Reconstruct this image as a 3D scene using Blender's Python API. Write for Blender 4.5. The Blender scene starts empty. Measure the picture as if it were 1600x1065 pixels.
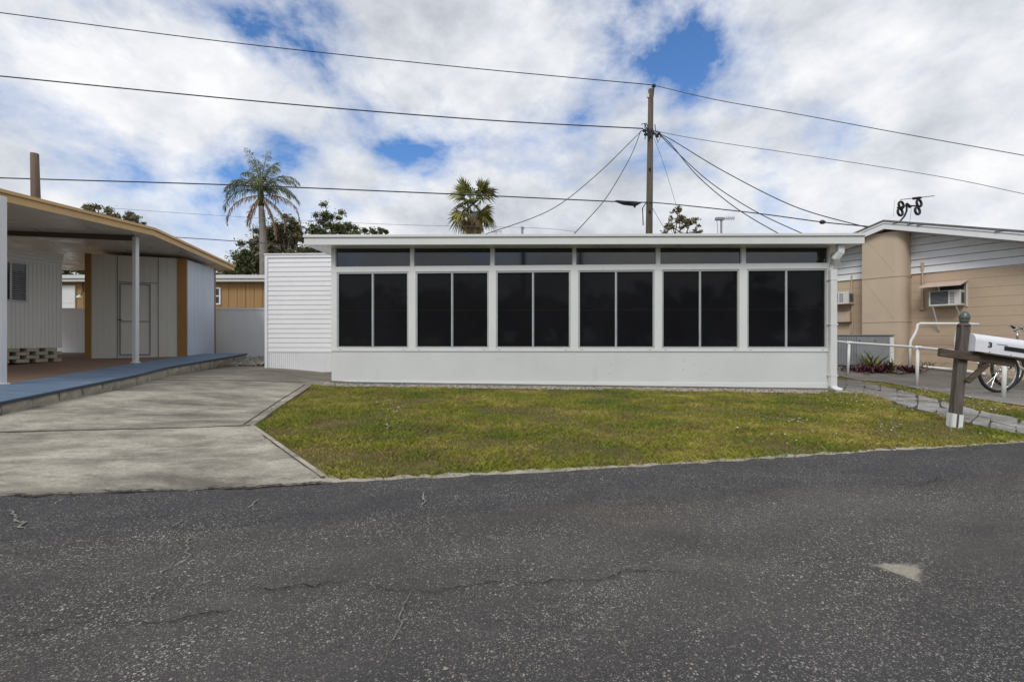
import bpy, bmesh, math, random
import numpy as np
from mathutils import Vector, noise as mnoise
random.seed(7); rng=np.random.default_rng(7)
S=bpy.context.scene; COL=S.collection
FP=711.0; CX=800.0; CY=532.5; CZ=0.80
# ------------------------------------------------------------------ lot heights
def sst(a): a=np.clip(a,0,1); return a*a*(3-2*a)
def dep(x,y):
    yr=np.clip(y,0,12); xr=np.clip(x,-14,12)
    R=.77-.01*(yr-4)+.008*xr-np.clip(.14*(yr-9.0),0,.3)*sst((xr-4.5)/2)
    yl=np.clip(y,1,13); L=.80-.03*yl
    t=sst((-x-2.5)/2.5)*sst((y-1.8)/2.2)
    return R*(1-t)+L*t
def G(x,y): return CZ-dep(x,y)
def ray(px,py): return ((px-CX)/FP, 1.0, -(py-CY)/FP)
def gp(px,py,off=0.0):                      # point where a sight line meets the ground
    rx,_,rz=ray(px,py); lo,hi=.3,60.
    for _ in range(50):
        m=(lo+hi)/2
        if CZ+rz*m>float(G(rx*m,m))+off: lo=m
        else: hi=m
    return Vector((rx*lo,lo,CZ+rz*lo))
def gy(px,y):
    x=(px-CX)/FP*y; return Vector((x,y,float(G(x,y))))
def at(px,py,y):
    rx,_,rz=ray(px,py); return Vector((rx*y,y,CZ+rz*y))
# ------------------------------------------------------------------ mesh helpers
class Fr:                                   # vertical working plane: u along, n towards the street, z up (absolute)
    def __init__(s,o,u):
        s.o=Vector((o[0],o[1],0)); s.u=Vector((u[0],u[1],0)).normalized()
        s.n=Vector((s.u.y,-s.u.x,0))
    def p(s,u,n,z): q=s.o+s.u*u+s.n*n; return Vector((q.x,q.y,z))
    def U(s,px,n=0.0):                      # u where the sight column px meets the plane offset n
        rx=(px-CX)/FP; o=s.o+s.n*n
        return (rx*o.y-o.x)/(s.u.x-rx*s.u.y)
    def Y(s,u,n=0.0): return (s.o+s.u*u+s.n*n).y
    def Z(s,px,py,n=0.0):
        return CZ-(py-CY)/FP*s.Y(s.U(px,n),n)
class MB:
    def __init__(s): s.v=[]; s.f=[]
    def add(s,vs,fs):
        b=len(s.v); s.v+= [Vector(v) for v in vs]; s.f+=[tuple(i+b for i in f) for f in fs]; return s
    def hexa(s,c):
        return s.add(c,[(0,3,2,1),(4,5,6,7),(0,1,5,4),(1,2,6,5),(2,3,7,6),(3,0,4,7)])
    def box(s,F,u0,u1,n0,n1,z0,z1):
        return s.hexa([F.p(u0,n1,z0),F.p(u1,n1,z0),F.p(u1,n0,z0),F.p(u0,n0,z0),
                       F.p(u0,n1,z1),F.p(u1,n1,z1),F.p(u1,n0,z1),F.p(u0,n0,z1)])
    def tube(s,pts,r,seg=8,cap=True):
        pts=[Vector(p) for p in pts]; n=len(pts)
        rs=r if isinstance(r,(list,tuple)) else [r]*n
        b=len(s.v); up=None
        for i,p in enumerate(pts):
            t=(pts[min(i+1,n-1)]-pts[max(i-1,0)]).normalized()
            if up is None:
                up=Vector((0,0,1)) if abs(t.z)<.9 else Vector((1,0,0))
            a=t.cross(up).normalized(); up=a.cross(t).normalized()
            for k in range(seg):
                w=2*math.pi*k/seg
                s.v.append(p+(a*math.cos(w)+up*math.sin(w))*rs[i])
        for i in range(n-1):
            for k in range(seg):
                k2=(k+1)%seg
                s.f.append((b+i*seg+k,b+i*seg+k2,b+(i+1)*seg+k2,b+(i+1)*seg+k))
        if cap:
            s.f.append(tuple(b+k for k in range(seg))[::-1]); s.f.append(tuple(b+(n-1)*seg+k for k in range(seg)))
        return s
    def bar(s,a,b_,w,h,side=None):          # straight bar of rectangular section
        a=Vector(a); b_=Vector(b_); t=(b_-a).normalized()
        sd=Vector(side) if side is not None else Vector((0,0,1)).cross(t)
        if sd.length<1e-4: sd=Vector((1,0,0))
        sd=(sd-t*sd.dot(t)).normalized(); up=t.cross(sd)
        c=[]
        for q in (a,b_):
            for (i,j) in ((-1,-1),(1,-1),(1,1),(-1,1)): c.append(q+sd*i*w/2+up*j*h/2)
        return s.hexa(c)
    def lathe(s,base,axis,prof,seg=16):     # prof: (r,h)
        axis=Vector(axis).normalized(); a=axis.orthogonal().normalized(); c=axis.cross(a)
        b=len(s.v); base=Vector(base)
        for (r,h) in prof:
            for k in range(seg):
                w=2*math.pi*k/seg; s.v.append(base+axis*h+(a*math.cos(w)+c*math.sin(w))*r)
        for i in range(len(prof)-1):
            for k in range(seg):
                k2=(k+1)%seg; s.f.append((b+i*seg+k,b+i*seg+k2,b+(i+1)*seg+k2,b+(i+1)*seg+k))
        s.f.append(tuple(b+k for k in range(seg))[::-1]); s.f.append(tuple(b+(len(prof)-1)*seg+k for k in range(seg)))
        return s
    def torus(s,c,axis,R,r,seg=28,sub=8):
        axis=Vector(axis).normalized(); a=axis.orthogonal().normalized(); d=axis.cross(a); b=len(s.v); c=Vector(c)
        for i in range(seg):
            w=2*math.pi*i/seg; q=a*math.cos(w)+d*math.sin(w)
            for k in range(sub):
                e=2*math.pi*k/sub; s.v.append(c+q*(R+r*math.cos(e))+axis*r*math.sin(e))
        for i in range(seg):
            for k in range(sub):
                i2=(i+1)%seg;k2=(k+1)%sub
                s.f.append((b+i*sub+k,b+i2*sub+k,b+i2*sub+k2,b+i*sub+k2))
        return s
    def build(s,name,m,parent=None,smooth=False,bevel=0):
        o_=ROOT.get(parent.name,Vector((0,0,0))) if parent else Vector((0,0,0))
        me=bpy.data.meshes.new(name); me.from_pydata([v-o_ for v in s.v],[],s.f); me.materials.append(m)
        bm=bmesh.new(); bm.from_mesh(me); bmesh.ops.recalc_face_normals(bm,faces=bm.faces); bm.to_mesh(me); bm.free()
        if smooth:
            for p in me.polygons: p.use_smooth=True
        o=bpy.data.objects.new(name,me); COL.objects.link(o)
        if parent: o.parent=parent; ROOT[o.name]=o_
        if bevel:
            md=o.modifiers.new('edge','BEVEL'); md.width=bevel; md.segments=2; md.limit_method='ANGLE'
        return o
ROOT={}
def tag(o,label=None,cat=None,group=None,kind=None):
    if label: o['label']=label
    if cat: o['category']=cat
    if group: o['group']=group
    if kind: o['kind']=kind
    return o
def thing(name,label,cat,loc,group=None):
    o=bpy.data.objects.new(name,None); o.empty_display_size=.2; COL.objects.link(o); o.location=Vector(loc)
    ROOT[o.name]=Vector(loc); tag(o,label,cat,group); return o
def copy_thing(o,delta,label,parent=None):
    c=o.copy(); COL.objects.link(c)
    if parent is None:
        c.location=o.location+Vector(delta); c['label']=label
    else: c.parent=parent
    for ch in [x for x in bpy.data.objects if x.parent==o]: copy_thing(ch,None,None,c)
    return c
def sheet(name,poly,m,off,hf=None,step=.3,kind='structure',parent=None,thick=0):
    """flat polygon (list of x,y) cut on a grid and laid on the lot"""
    hf=hf or G
    bm=bmesh.new(); vs=[bm.verts.new((p[0],p[1],0)) for p in poly]; bm.faces.new(vs)
    xs=[p[0] for p in poly]; ys=[p[1] for p in poly]
    for ax,(lo,hi) in enumerate(((min(xs),max(xs)),(min(ys),max(ys)))):
        k=math.ceil(lo/step)*step
        while k<hi:
            co=(k,0,0) if ax==0 else (0,k,0); no=(1,0,0) if ax==0 else (0,1,0)
            bmesh.ops.bisect_plane(bm,geom=bm.verts[:]+bm.edges[:]+bm.faces[:],plane_co=co,plane_no=no,dist=1e-5); k+=step
    bmesh.ops.triangulate(bm,faces=[f for f in bm.faces if len(f.verts)>4])
    if thick:
        r=bmesh.ops.extrude_face_region(bm,geom=bm.faces[:])
        for v in [g for g in r['geom'] if isinstance(g,bmesh.types.BMVert)]: v.co.z+=1
        for v in bm.verts: v.co.z=float(hf(v.co.x,v.co.y))+(off if v.co.z>.5 else off-thick)
    else:
        for v in bm.verts: v.co.z=float(hf(v.co.x,v.co.y))+off
    bmesh.ops.recalc_face_normals(bm,faces=bm.faces)
    if not thick:
        for f in bm.faces:
            if f.normal.z<0: f.normal_flip()
    me=bpy.data.meshes.new(name); bm.to_mesh(me); bm.free(); me.materials.append(m)
    for p in me.polygons: p.use_smooth=not thick
    o=bpy.data.objects.new(name,me); COL.objects.link(o)
    if kind: o['kind']=kind
    if parent: o.parent=parent
    return o
# ------------------------------------------------------------------ materials
class NT:
    def __init__(s,name):
        s.m=bpy.data.materials.new(name); s.m.use_nodes=True; s.t=s.m.node_tree; s.b=s.t.nodes['Principled BSDF']
        s.co=s.t.nodes.new('ShaderNodeTexCoord').outputs['Object']
    def n(s,t,**k):
        x=s.t.nodes.new(t)
        for a,b in k.items(): setattr(x,a,b)
        return x
    def l(s,a,b): s.t.links.new(a,b)
    def map(s,sc=(1,1,1),rot=(0,0,0),vec=None):
        x=s.n('ShaderNodeMapping'); x.inputs['Scale'].default_value=sc; x.inputs['Rotation'].default_value=rot
        s.l(vec or s.co,x.inputs['Vector']); return x.outputs[0]
    def noise(s,sc,det=4,rough=.55,vec=None,dist=0):
        x=s.n('ShaderNodeTexNoise'); x.inputs['Scale'].default_value=sc; x.inputs['Detail'].default_value=det
        x.inputs['Roughness'].default_value=rough; x.inputs['Distortion'].default_value=dist
        s.l(vec or s.co,x.inputs['Vector']); return x.outputs['Fac']
    def ramp(s,fac,stops):
        x=s.n('ShaderNodeValToRGB'); e=x.color_ramp.elements
        while len(e)<len(stops): e.new(.5)
        for i,(p,c) in enumerate(stops):
            e[i].position=p; e[i].color=(c,c,c,1) if isinstance(c,(int,float)) else (*c,1)
        s.l(fac,x.inputs[0]); return x.outputs[0]
    def mix(s,fac,a,b,mode='MIX'):
        x=s.n('ShaderNodeMix',data_type='RGBA',blend_type=mode)
        for sock,v in ((x.inputs[0],fac),(x.inputs[6],a),(x.inputs[7],b)):
            if isinstance(v,(int,float)): sock.default_value=v
            elif isinstance(v,tuple): sock.default_value=(*v,1)
            else: s.l(v,sock)
        return x.outputs[2]
    def math(s,op,a,b=0,c=0):
        x=s.n('ShaderNodeMath',operation=op)
        for i,v in enumerate((a,b,c)):
            if isinstance(v,(int,float)): x.inputs[i].default_value=v
            else: s.l(v,x.inputs[i])
        return x.outputs[0]
    def bump(s,h,st=.3,d=.01):
        x=s.n('ShaderNodeBump'); x.inputs['Strength'].default_value=st; x.inputs['Distance'].default_value=d
        s.l(h,x.inputs['Height']); s.l(x.outputs[0],s.b.inputs['Normal'])
    def fin(s,col,rough=.6,spec=.5,metal=0):
        if isinstance(col,tuple): s.b.inputs['Base Color'].default_value=(*col,1)
        else: s.l(col,s.b.inputs['Base Color'])
        if isinstance(rough,(int,float)): s.b.inputs['Roughness'].default_value=rough
        else: s.l(rough,s.b.inputs['Roughness'])
        s.b.inputs['Specular IOR Level'].default_value=spec; s.b.inputs['Metallic'].default_value=metal
        return s.m
def paint(name,c,rough=.5,var=.12,sc=3,dirt=.0,bump=.05,spec=.4,metal=0,streak=1,fine=60):
    n=NT(name); v=n.map((1,1,1/streak))
    a=n.noise(sc,6,.6,v); f=n.ramp(a,[(.3,1-var),(.7,1+var*.4)])
    col=n.mix(1.0,c,f,'MULTIPLY')
    if dirt:
        d=n.noise(sc*5,8,.7,n.map((1,1,.25))); dm=n.ramp(d,[(.56,0.),(.78,dirt)])
        col=n.mix(dm,col,(c[0]*.35,c[1]*.32,c[2]*.27))
    n.bump(n.noise(fine,4),bump,.004)
    return n.fin(col,n.ramp(n.noise(sc*2,3),[(.3,max(rough-.1,.05)),(.7,min(rough+.12,1))]),spec,metal)
def wood(name,c1,c2,axis=2,rough=.8,sc=14,spec=.3):
    n=NT(name); s_=[sc*3]*3; s_[axis]=sc*.12
    g=n.noise(1,6,.65,n.map(tuple(s_)),.6); col=n.ramp(g,[(.28,c1),(.72,c2)])
    n.bump(g,.5,.004); return n.fin(col,rough,spec)
M={}
M['white']=paint('white_aluminium',(.73,.74,.72),.42,.05,1.2,dirt=.10,bump=.02)
M['knee']=paint('white_stucco_panel',(.66,.67,.65),.55,.06,.9,dirt=.10,bump=.10,fine=25)
M['fence']=paint('white_vinyl',(.84,.84,.83),.5,.05,1.2,dirt=.12)
M['frame']=paint('mill_aluminium',(.50,.51,.50),.4,.1,4,bump=.02,spec=.5,metal=.3)
M['fascia']=paint('white_gutter_metal',(.70,.71,.68),.35,.07,1.0,dirt=.15,bump=.02)
M['siding']=paint('white_lap_siding',(.82,.82,.83),.45,.05,1.5,dirt=.08,bump=.03)
M['nsid']=paint('neighbour_white_siding',(.74,.745,.75),.55,.06,1.2,dirt=.14,bump=.04)
M['soffit']=paint('grey_soffit',(.42,.44,.42),.6,.1,2)
M['tan']=paint('tan_masonry_paint',(.50,.385,.275),.8,.10,1.4,dirt=.22,bump=.35,fine=45)
M['tanflat']=paint('tan_smooth_paint',(.51,.40,.295),.6,.08,1.4,dirt=.12,bump=.06)
M['trim_tan']=paint('ochre_trim_paint',(.60,.39,.17),.5,.1,2,dirt=.25)
M['brown']=paint('brown_post_paint',(.36,.19,.055),.6,.15,3,dirt=.2)
M['brownhouse']=wood('brown_board_siding',(.29,.175,.07),(.41,.255,.115),2,.7,4)
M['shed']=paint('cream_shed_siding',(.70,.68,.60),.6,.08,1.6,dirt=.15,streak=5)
M['shedskylit']=paint('skylight_tinted_shed_siding',(.60,.64,.72),.55,.08,1.6,dirt=.15,streak=5)  # bluish sky light on the shed's side wall, put into its colour
M['home']=paint('neighbour_ribbed_siding',(.74,.72,.67),.5,.06,1.6,dirt=.15,streak=4)
M['ceil']=paint('carport_ceiling_panel',(.62,.59,.53),.33,.10,1.5,spec=.5)
M['postw']=paint('white_metal_post',(.70,.70,.69),.45,.06,3,dirt=.15)
M['pvc']=paint('white_painted_pipe',(.74,.74,.71),.45,.07,4,dirt=.25)
M['beam']=paint('dark_beam',(.10,.08,.065),.7,.1,3)
M['block']=paint('cream_concrete_block',(.46,.41,.31),.9,.2,6,dirt=.4,bump=.5)
M['curb']=paint('weathered_curb_block',(.36,.33,.26),.95,.3,7,dirt=.6,bump=.8,fine=40)
M['ac']=paint('white_plastic_housing',(.62,.61,.56),.5,.08,5,dirt=.2)
M['grille']=paint('dark_grille',(.05,.055,.06),.5,.2,20)
M['greymet']=paint('grey_sheet_metal',(.27,.275,.285),.5,.15,3,dirt=.4,metal=.1)
M['pink']=paint('faded_pink_metal',(.60,.46,.39),.5,.1,4,dirt=.2)
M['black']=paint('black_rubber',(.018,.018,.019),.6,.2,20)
M['blackpaint']=paint('black_paint',(.015,.015,.015),.5,.1,10)
M['wire']=paint('wire_sheath',(.03,.032,.036),.7,.1,3)
M['wirelite']=paint('bare_wire',(.15,.16,.18),.6,.1,3)
M['chrome']=paint('chrome',(.6,.6,.6),.18,.05,8,metal=1)
M['bike']=paint('cream_bike_paint',(.70,.62,.56),.3,.1,6,spec=.5)
M['mailwood']=wood('weathered_wood',(.045,.039,.034),(.17,.145,.12),2,.85,12)
M['armwood']=wood('weathered_arm_wood',(.042,.032,.025),(.14,.105,.078),0,.85,12)
M['finial']=paint('greenish_metal_cap',(.13,.14,.12),.35,.3,20,metal=.4)
M['mailbox']=paint('white_mailbox_enamel',(.74,.75,.78),.35,.06,8,dirt=.2)
M['pole']=wood('grey_brown_pole_wood',(.055,.044,.035),(.165,.135,.105),2,.9,8)
M['polebrown']=wood('dark_brown_pole_wood',(.085,.06,.045),(.21,.15,.11),2,.9,8)
M['shingle']=paint('grey_shingle',(.16,.155,.15),.95,.4,9,dirt=.4,bump=.8,fine=30)
M['bark']=paint('bark',(.16,.13,.10),.95,.4,8,bump=.9,fine=20)
M['palmbark']=paint('palm_bark',(.27,.24,.21),.9,.3,5,bump=.7,fine=12)
M['whiteroof']=paint('white_membrane_roof',(.66,.66,.65),.6,.08,2)
M['winwhite']=paint('white_window_trim',(.74,.74,.74),.5,.05,4)
M['bar']=paint('dark_crossbar',(.016,.016,.015),.7,.1,3,spec=.1)
def m_glass():
    n=NT('tinted_transom_glass'); n.bump(n.noise(1.3,2),.02,.02)
    return n.fin((.006,.006,.007),.05,.8)
def m_screen():
    n=NT('dark_insect_screen'); w=n.noise(.8,3); col=n.ramp(w,[(.3,(.004,.0042,.005)),(.7,(.009,.0092,.0105))])
    n.b.inputs['Coat Weight'].default_value=.22; n.b.inputs['Coat Roughness'].default_value=.05
    return n.fin(col,.7,.08)
M['glass']=m_glass(); M['screen']=m_screen()
def m_asphalt(name,c0,c1,flecks=.84,band=None):
    n=NT(name); big=n.noise(.9,5,.6,n.map((.6,1.3,1),(0,0,.2))); col=n.ramp(big,[(.32,c0),(.5,tuple((a+b)/2 for a,b in zip(c0,c1))),(.68,c1)])
    warm=n.ramp(n.noise(.55,3,.5,n.map((.6,1.2,1))),[(.52,0.),(.72,.5)]); col=n.mix(warm,col,(c1[0]*1.12,c1[1]*.98,c1[2]*.90))
    if band:
        dn=n.n('ShaderNodeVectorMath',operation='DOT_PRODUCT'); n.l(n.co,dn.inputs[0]); dn.inputs[1].default_value=(band[0].x,band[0].y,0)
        wob=n.math('MULTIPLY',n.math('SUBTRACT',n.noise(1.6,6,.6),.5),.22)
        mr=n.n('ShaderNodeMapRange',interpolation_type='SMOOTHSTEP'); mr.inputs[1].default_value=band[1]-.03; mr.inputs[2].default_value=band[1]+.03
        n.l(n.math('ADD',dn.outputs['Value'],wob),mr.inputs[0]); bm_=mr.outputs[0]
        col=n.mix(n.math('MULTIPLY',bm_,.8),col,(.044,.044,.049))
        # tyre-worn lane, paler than the rest
        mr2=n.n('ShaderNodeMapRange'); mr2.inputs[1].default_value=band[1]-2.2; mr2.inputs[2].default_value=band[1]
        n.l(n.math('ADD',dn.outputs['Value'],n.math('MULTIPLY',wob,1.6)),mr2.inputs[0])
        lane=n.ramp(mr2.outputs[0],[(0.,.55),(.28,.70),(.62,1.15),(.85,1.30),(1.,.95)]); col=n.mix(1.,col,lane,'MULTIPLY')
        tint=n.ramp(mr2.outputs[0],[(0.,(.88,.93,1.12)),(.35,(.95,.97,1.08)),(.7,(1.03,1.,.98))]); col=n.mix(1.,col,tint,'MULTIPLY')
    gr=n.ramp(n.noise(300,3,.75),[(.35,.42),(.65,1.6)]); col=n.mix(1.,col,gr,'MULTIPLY')
    fl=n.ramp(n.noise(1.7,4,.6,n.map((.7,1.2,1))),[(.35,.35),(.65,1.)])
    for sc,th,dd,al in ((125,.84,.34,.9),(52,.975,.20,.9),(170,.62,.36,.75),(300,.45,.42,.62)):
        v=n.n('ShaderNodeTexVoronoi'); v.inputs['Scale'].default_value=sc; v.inputs['Randomness'].default_value=1
        vv=n.n('ShaderNodeVectorMath',operation='ADD'); n2=n.n('ShaderNodeTexNoise'); n2.inputs['Scale'].default_value=sc*1.6; n.l(n.co,n2.inputs['Vector'])
        s2=n.n('ShaderNodeVectorMath',operation='SCALE'); s2.inputs['Scale'].default_value=.9/sc; n.l(n2.outputs['Color'],s2.inputs[0]); n.l(n.co,vv.inputs[0]); n.l(s2.outputs[0],vv.inputs[1]); n.l(vv.outputs[0],v.inputs['Vector'])
        sp=n.n('ShaderNodeSeparateColor'); n.l(v.outputs['Color'],sp.inputs[0])
        pick=n.math('GREATER_THAN',sp.outputs[0],th); rad=n.math('LESS_THAN',v.outputs['Distance'],n.math('MULTIPLY',sp.outputs[1],dd*1.5))
        f=n.math('MULTIPLY',n.math('MULTIPLY',n.math('MULTIPLY',pick,rad),n.math('MULTIPLY',sp.outputs[2],al)),fl)
        col=n.mix(f,col,(.62,.58,.50))
    sc1=n.ramp(n.noise(1.9,9,.75,n.map((.55,1.5,1),(0,0,.2))),[(.54,0.),(.72,.38)]); col=n.mix(sc1,col,(.15,.14,.125))
    sc2=n.ramp(n.noise(1.3,7,.7,n.map((.6,1.4,1),(0,0,.2))),[(.28,.55),(.42,0.)]); col=n.mix(sc2,col,(.03,.03,.034))
    # fine map-cracking
    dv=n.n('ShaderNodeVectorMath',operation='ADD'); nn=n.n('ShaderNodeTexNoise'); nn.inputs['Scale'].default_value=7; nn.inputs['Detail'].default_value=5
    n.l(n.co,nn.inputs['Vector']); sc_=n.n('ShaderNodeVectorMath',operation='SCALE'); sc_.inputs['Scale'].default_value=.22
    n.l(nn.outputs['Color'],sc_.inputs[0]); n.l(n.co,dv.inputs[0]); n.l(sc_.outputs[0],dv.inputs[1])
    v=n.n('ShaderNodeTexVoronoi',feature='DISTANCE_TO_EDGE'); v.inputs['Scale'].default_value=9; n.l(dv.outputs[0],v.inputs['Vector'])
    e=n.math('LESS_THAN',v.outputs['Distance'],.012)
    area=n.ramp(n.noise(1.1,4,.6),[(.44,0.),(.58,.5)]); brk=n.ramp(n.noise(22,3),[(.45,0.),(.6,1.)])
    col=n.mix(n.math('MULTIPLY',n.math('MULTIPLY',e,area),brk),col,(.26,.24,.20))
    if band:
        q0,q1,q2=[gp(*p) for p in ((1362,884),(1436,884),(1436,912))]; m_=None
        for a_,c_ in ((q0,q1),(q1,q2),(q2,q0)):
            t_=(c_-a_).normalized(); o_=Vector((-t_.y,t_.x,0)); 
            if o_.dot((q0+q1+q2)/3-a_)>0: o_=-o_
            dp_=n.n('ShaderNodeVectorMath',operation='DOT_PRODUCT'); n.l(n.co,dp_.inputs[0]); dp_.inputs[1].default_value=(o_.x,o_.y,0)
            e_=n.math('SUBTRACT',dp_.outputs['Value'],o_.x*a_.x+o_.y*a_.y); m_=e_ if m_ is None else n.math('MAXIMUM',m_,e_)
        m_=n.math('ADD',m_,n.math('MULTIPLY',n.math('SUBTRACT',n.noise(14,8,.75),.5),.09))
        mr3=n.n('ShaderNodeMapRange'); mr3.inputs[1].default_value=.012; mr3.inputs[2].default_value=-.008; mr3.inputs[4].default_value=.9; n.l(m_,mr3.inputs[0])
        col=n.mix(mr3.outputs[0],col,n.ramp(n.noise(150,4,.7),[(.3,(.26,.235,.19)),(.7,(.46,.42,.34))]))
    h=n.math('ADD',n.noise(170,4,.7),n.math('MULTIPLY',n.noise(12,3),.5)); n.bump(h,.75,.006)
    return n.fin(col,.86,.35)
def m_concrete(name,c0,c1,stain=.55,st=(.8,1.2,1)):
    n=NT(name); b=n.noise(2.2,12,.72,n.map(st,(0,0,.15)),.2); col=n.ramp(b,[(.32,c0),(.60,c1)])
    s2=n.ramp(n.noise(1.0,12,.74,n.map((.7,1.5,1),(0,0,.1)),.3),[(.45,0.),(.62,stain)]); col=n.mix(s2,col,(.105,.092,.078))
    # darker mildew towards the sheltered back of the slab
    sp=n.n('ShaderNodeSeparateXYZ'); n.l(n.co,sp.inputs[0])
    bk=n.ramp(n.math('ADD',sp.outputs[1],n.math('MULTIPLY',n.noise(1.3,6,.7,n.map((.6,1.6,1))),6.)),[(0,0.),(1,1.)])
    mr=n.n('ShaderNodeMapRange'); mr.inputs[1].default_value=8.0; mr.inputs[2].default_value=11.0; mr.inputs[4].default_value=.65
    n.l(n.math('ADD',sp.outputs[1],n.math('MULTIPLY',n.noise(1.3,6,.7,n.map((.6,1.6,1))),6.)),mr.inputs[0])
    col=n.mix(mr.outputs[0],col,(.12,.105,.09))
    pit=n.ramp(n.noise(17,6,.8,n.map((.6,1.3,1))),[(.55,0.),(.68,.42)]); col=n.mix(pit,col,(.13,.115,.09))
    g=n.ramp(n.noise(55,8,.8),[(.32,.66),(.62,1.15)]); col=n.mix(1.,col,g,'MULTIPLY')
    n.bump(n.noise(90,5,.7),.5,.004); return n.fin(col,.9,.25)
M['conc']=m_concrete('weathered_concrete',(.23,.205,.16),(.50,.457,.375),.8)
M['conc2']=m_concrete('grey_pad_concrete',(.22,.205,.18),(.37,.35,.31),.4)
M['stone']=m_concrete('flagstone',(.22,.21,.19),(.44,.42,.385),.45,(1.5,1.5,1))
M['patch']=paint('pale_repair_patch',(.30,.275,.225),.95,.2,12,bump=.6)
M['sand']=paint('pale_sandy_verge',(.40,.36,.29),.95,.25,9,dirt=.35,bump=.8,fine=80)
M['crackd']=paint('dark_crack',(.012,.011,.011),.95,.3,20)
M['crackl']=paint('sand_filled_crack',(.26,.245,.20),.95,.7,28)
M['joint']=paint('slab_joint_dirt',(.075,.062,.048),.95,.4,15)
M['gravel']=paint('pale_pebbles',(.42,.38,.32),.85,.75,17)
M['carpet']=paint('rust_outdoor_carpet',(.22,.135,.09),.95,.12,2,bump=.4,fine=200)
def m_blue():
    n=NT('blue_painted_slab'); w=n.noise(1,5,.6,n.map((2.,14,1),(0,0,-.1))); col=n.ramp(w,[(.3,(.075,.125,.20)),(.7,(.16,.225,.31))])
    d=n.ramp(n.noise(3,6,.7),[(.6,0.),(.8,.5)]); col=n.mix(d,col,(.25,.27,.28)); n.bump(n.noise(60,3),.3,.003); return n.fin(col,.55,.4)
M['blue']=m_blue(); M['bluedark']=paint('dark_blue_nosing',(.045,.06,.09),.6,.2,5)
def m_soil():
    n=NT('lawn_soil'); a=n.noise(1.4,7,.7); col=n.ramp(a,[(.3,(.085,.08,.025)),(.5,(.13,.10,.04)),(.68,(.21,.16,.09))])
    col=n.mix(1.,col,n.ramp(n.noise(70,4,.7),[(.3,.55),(.7,1.4)]),'MULTIPLY'); n.bump(n.noise(60,5,.7),.8,.015); return n.fin(col,.95,.15)
M['soil']=m_soil()
def m_grass():
    n=NT('lawn_blades'); at_=n.n('ShaderNodeAttribute',attribute_name='rnd')
    p=n.noise(1.15,5,.62); green=n.ramp(p,[(.36,(.115,.180,.024)),(.52,(.240,.265,.034)),(.66,(.42,.37,.09))])
    col=n.mix(n.ramp(at_.outputs['Fac'],[(.0,0.),(1.,1.)]),n.mix(1.,green,(.62,.62,.62),'MULTIPLY'),n.mix(1.,green,(1.7,1.55,1.7),'MULTIPLY'))
    br=n.ramp(n.noise(2.6,9,.75,n.map((.8,1.2,1))),[(.49,0.),(.62,.75)]); col=n.mix(br,col,(.25,.17,.08))
    dr=n.math('GREATER_THAN',at_.outputs['Fac'],.88); col=n.mix(n.math('MULTIPLY',dr,.7),col,(.34,.28,.14))
    return n.fin(col,.75,.2)
M['grass']=m_grass()
def m_leaf(name,a,b,c,tr=.15):
    n=NT(name); at_=n.n('ShaderNodeAttribute',attribute_name='rnd'); col=n.ramp(at_.outputs['Fac'],[(0.,a),(.55,b),(1.,c)])
    n.b.inputs['Subsurface Weight'].default_value=0
    return n.fin(col,.55,.35)
M['leaf']=m_leaf('oak_leaves',(.05,.068,.026),(.125,.145,.05),(.24,.23,.10))
M['leafb']=m_leaf('brown_green_leaves',(.07,.072,.034),(.18,.165,.08),(.32,.27,.16))
M['palm']=m_leaf('queen_palm_leaflets',(.07,.095,.035),(.145,.175,.06),(.27,.28,.11))
M['palmdry']=m_leaf('dry_palm_leaflets',(.20,.13,.08),(.34,.23,.15),(.42,.31,.20))
M['fan']=m_leaf('fan_palm_leaves',(.05,.07,.018),(.16,.18,.04),(.38,.33,.09))
M['fandry']=m_leaf('dry_fan_leaves',(.16,.09,.035),(.30,.20,.09),(.40,.29,.14))
M['redleaf']=m_leaf('dark_red_leaves',(.03,.008,.012),(.075,.016,.026),(.13,.04,.05))
M['agave']=m_leaf('yellow_green_leaves',(.05,.08,.02),(.16,.18,.06),(.42,.37,.20))
M['flower']=paint('white_shell_bits',(.62,.62,.60),.8,.1,40)
# ------------------------------------------------------------------ camera, sky, sun
cam=bpy.data.cameras.new('camera'); co=bpy.data.objects.new('camera',cam); COL.objects.link(co)
co.location=(0,0,CZ); co.rotation_euler=(math.pi/2,0,0); cam.lens=FP/1600*36; cam.sensor_width=36; cam.clip_end=2000; cam.clip_start=.02
S.camera=co
SUN_EL,SUN_AZ=math.radians(44),math.radians(208)     # behind the camera, a little to the left
W=bpy.data.worlds.new('World'); S.world=W; W.use_nodes=True; wt=W.node_tree; bg=wt.nodes['Background']
def wn(t,**k):
    x=wt.nodes.new(t)
    for a,b in k.items(): setattr(x,a,b)
    return x
def wl(a,b): wt.links.new(a,b)
def wm(op,a,b=0,c=0):
    x=wn('ShaderNodeMath',operation=op)
    for i,v in enumerate((a,b,c)):
        if isinstance(v,(int,float)): x.inputs[i].default_value=v
        else: wl(v,x.inputs[i])
    return x.outputs[0]
sky=wn('ShaderNodeTexSky',sky_type='NISHITA'); sky.sun_disc=False; sky.sun_elevation=SUN_EL; sky.sun_rotation=SUN_AZ; sky.air_density=1.0; sky.dust_density=.6; sky.ozone_density=2.5
tc=wn('ShaderNodeTexCoord'); sep=wn('ShaderNodeSeparateXYZ'); wl(tc.outputs['Generated'],sep.inputs[0])
den=wm('ADD',wm('MAXIMUM',sep.outputs[2],0.0),.32)
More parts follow.
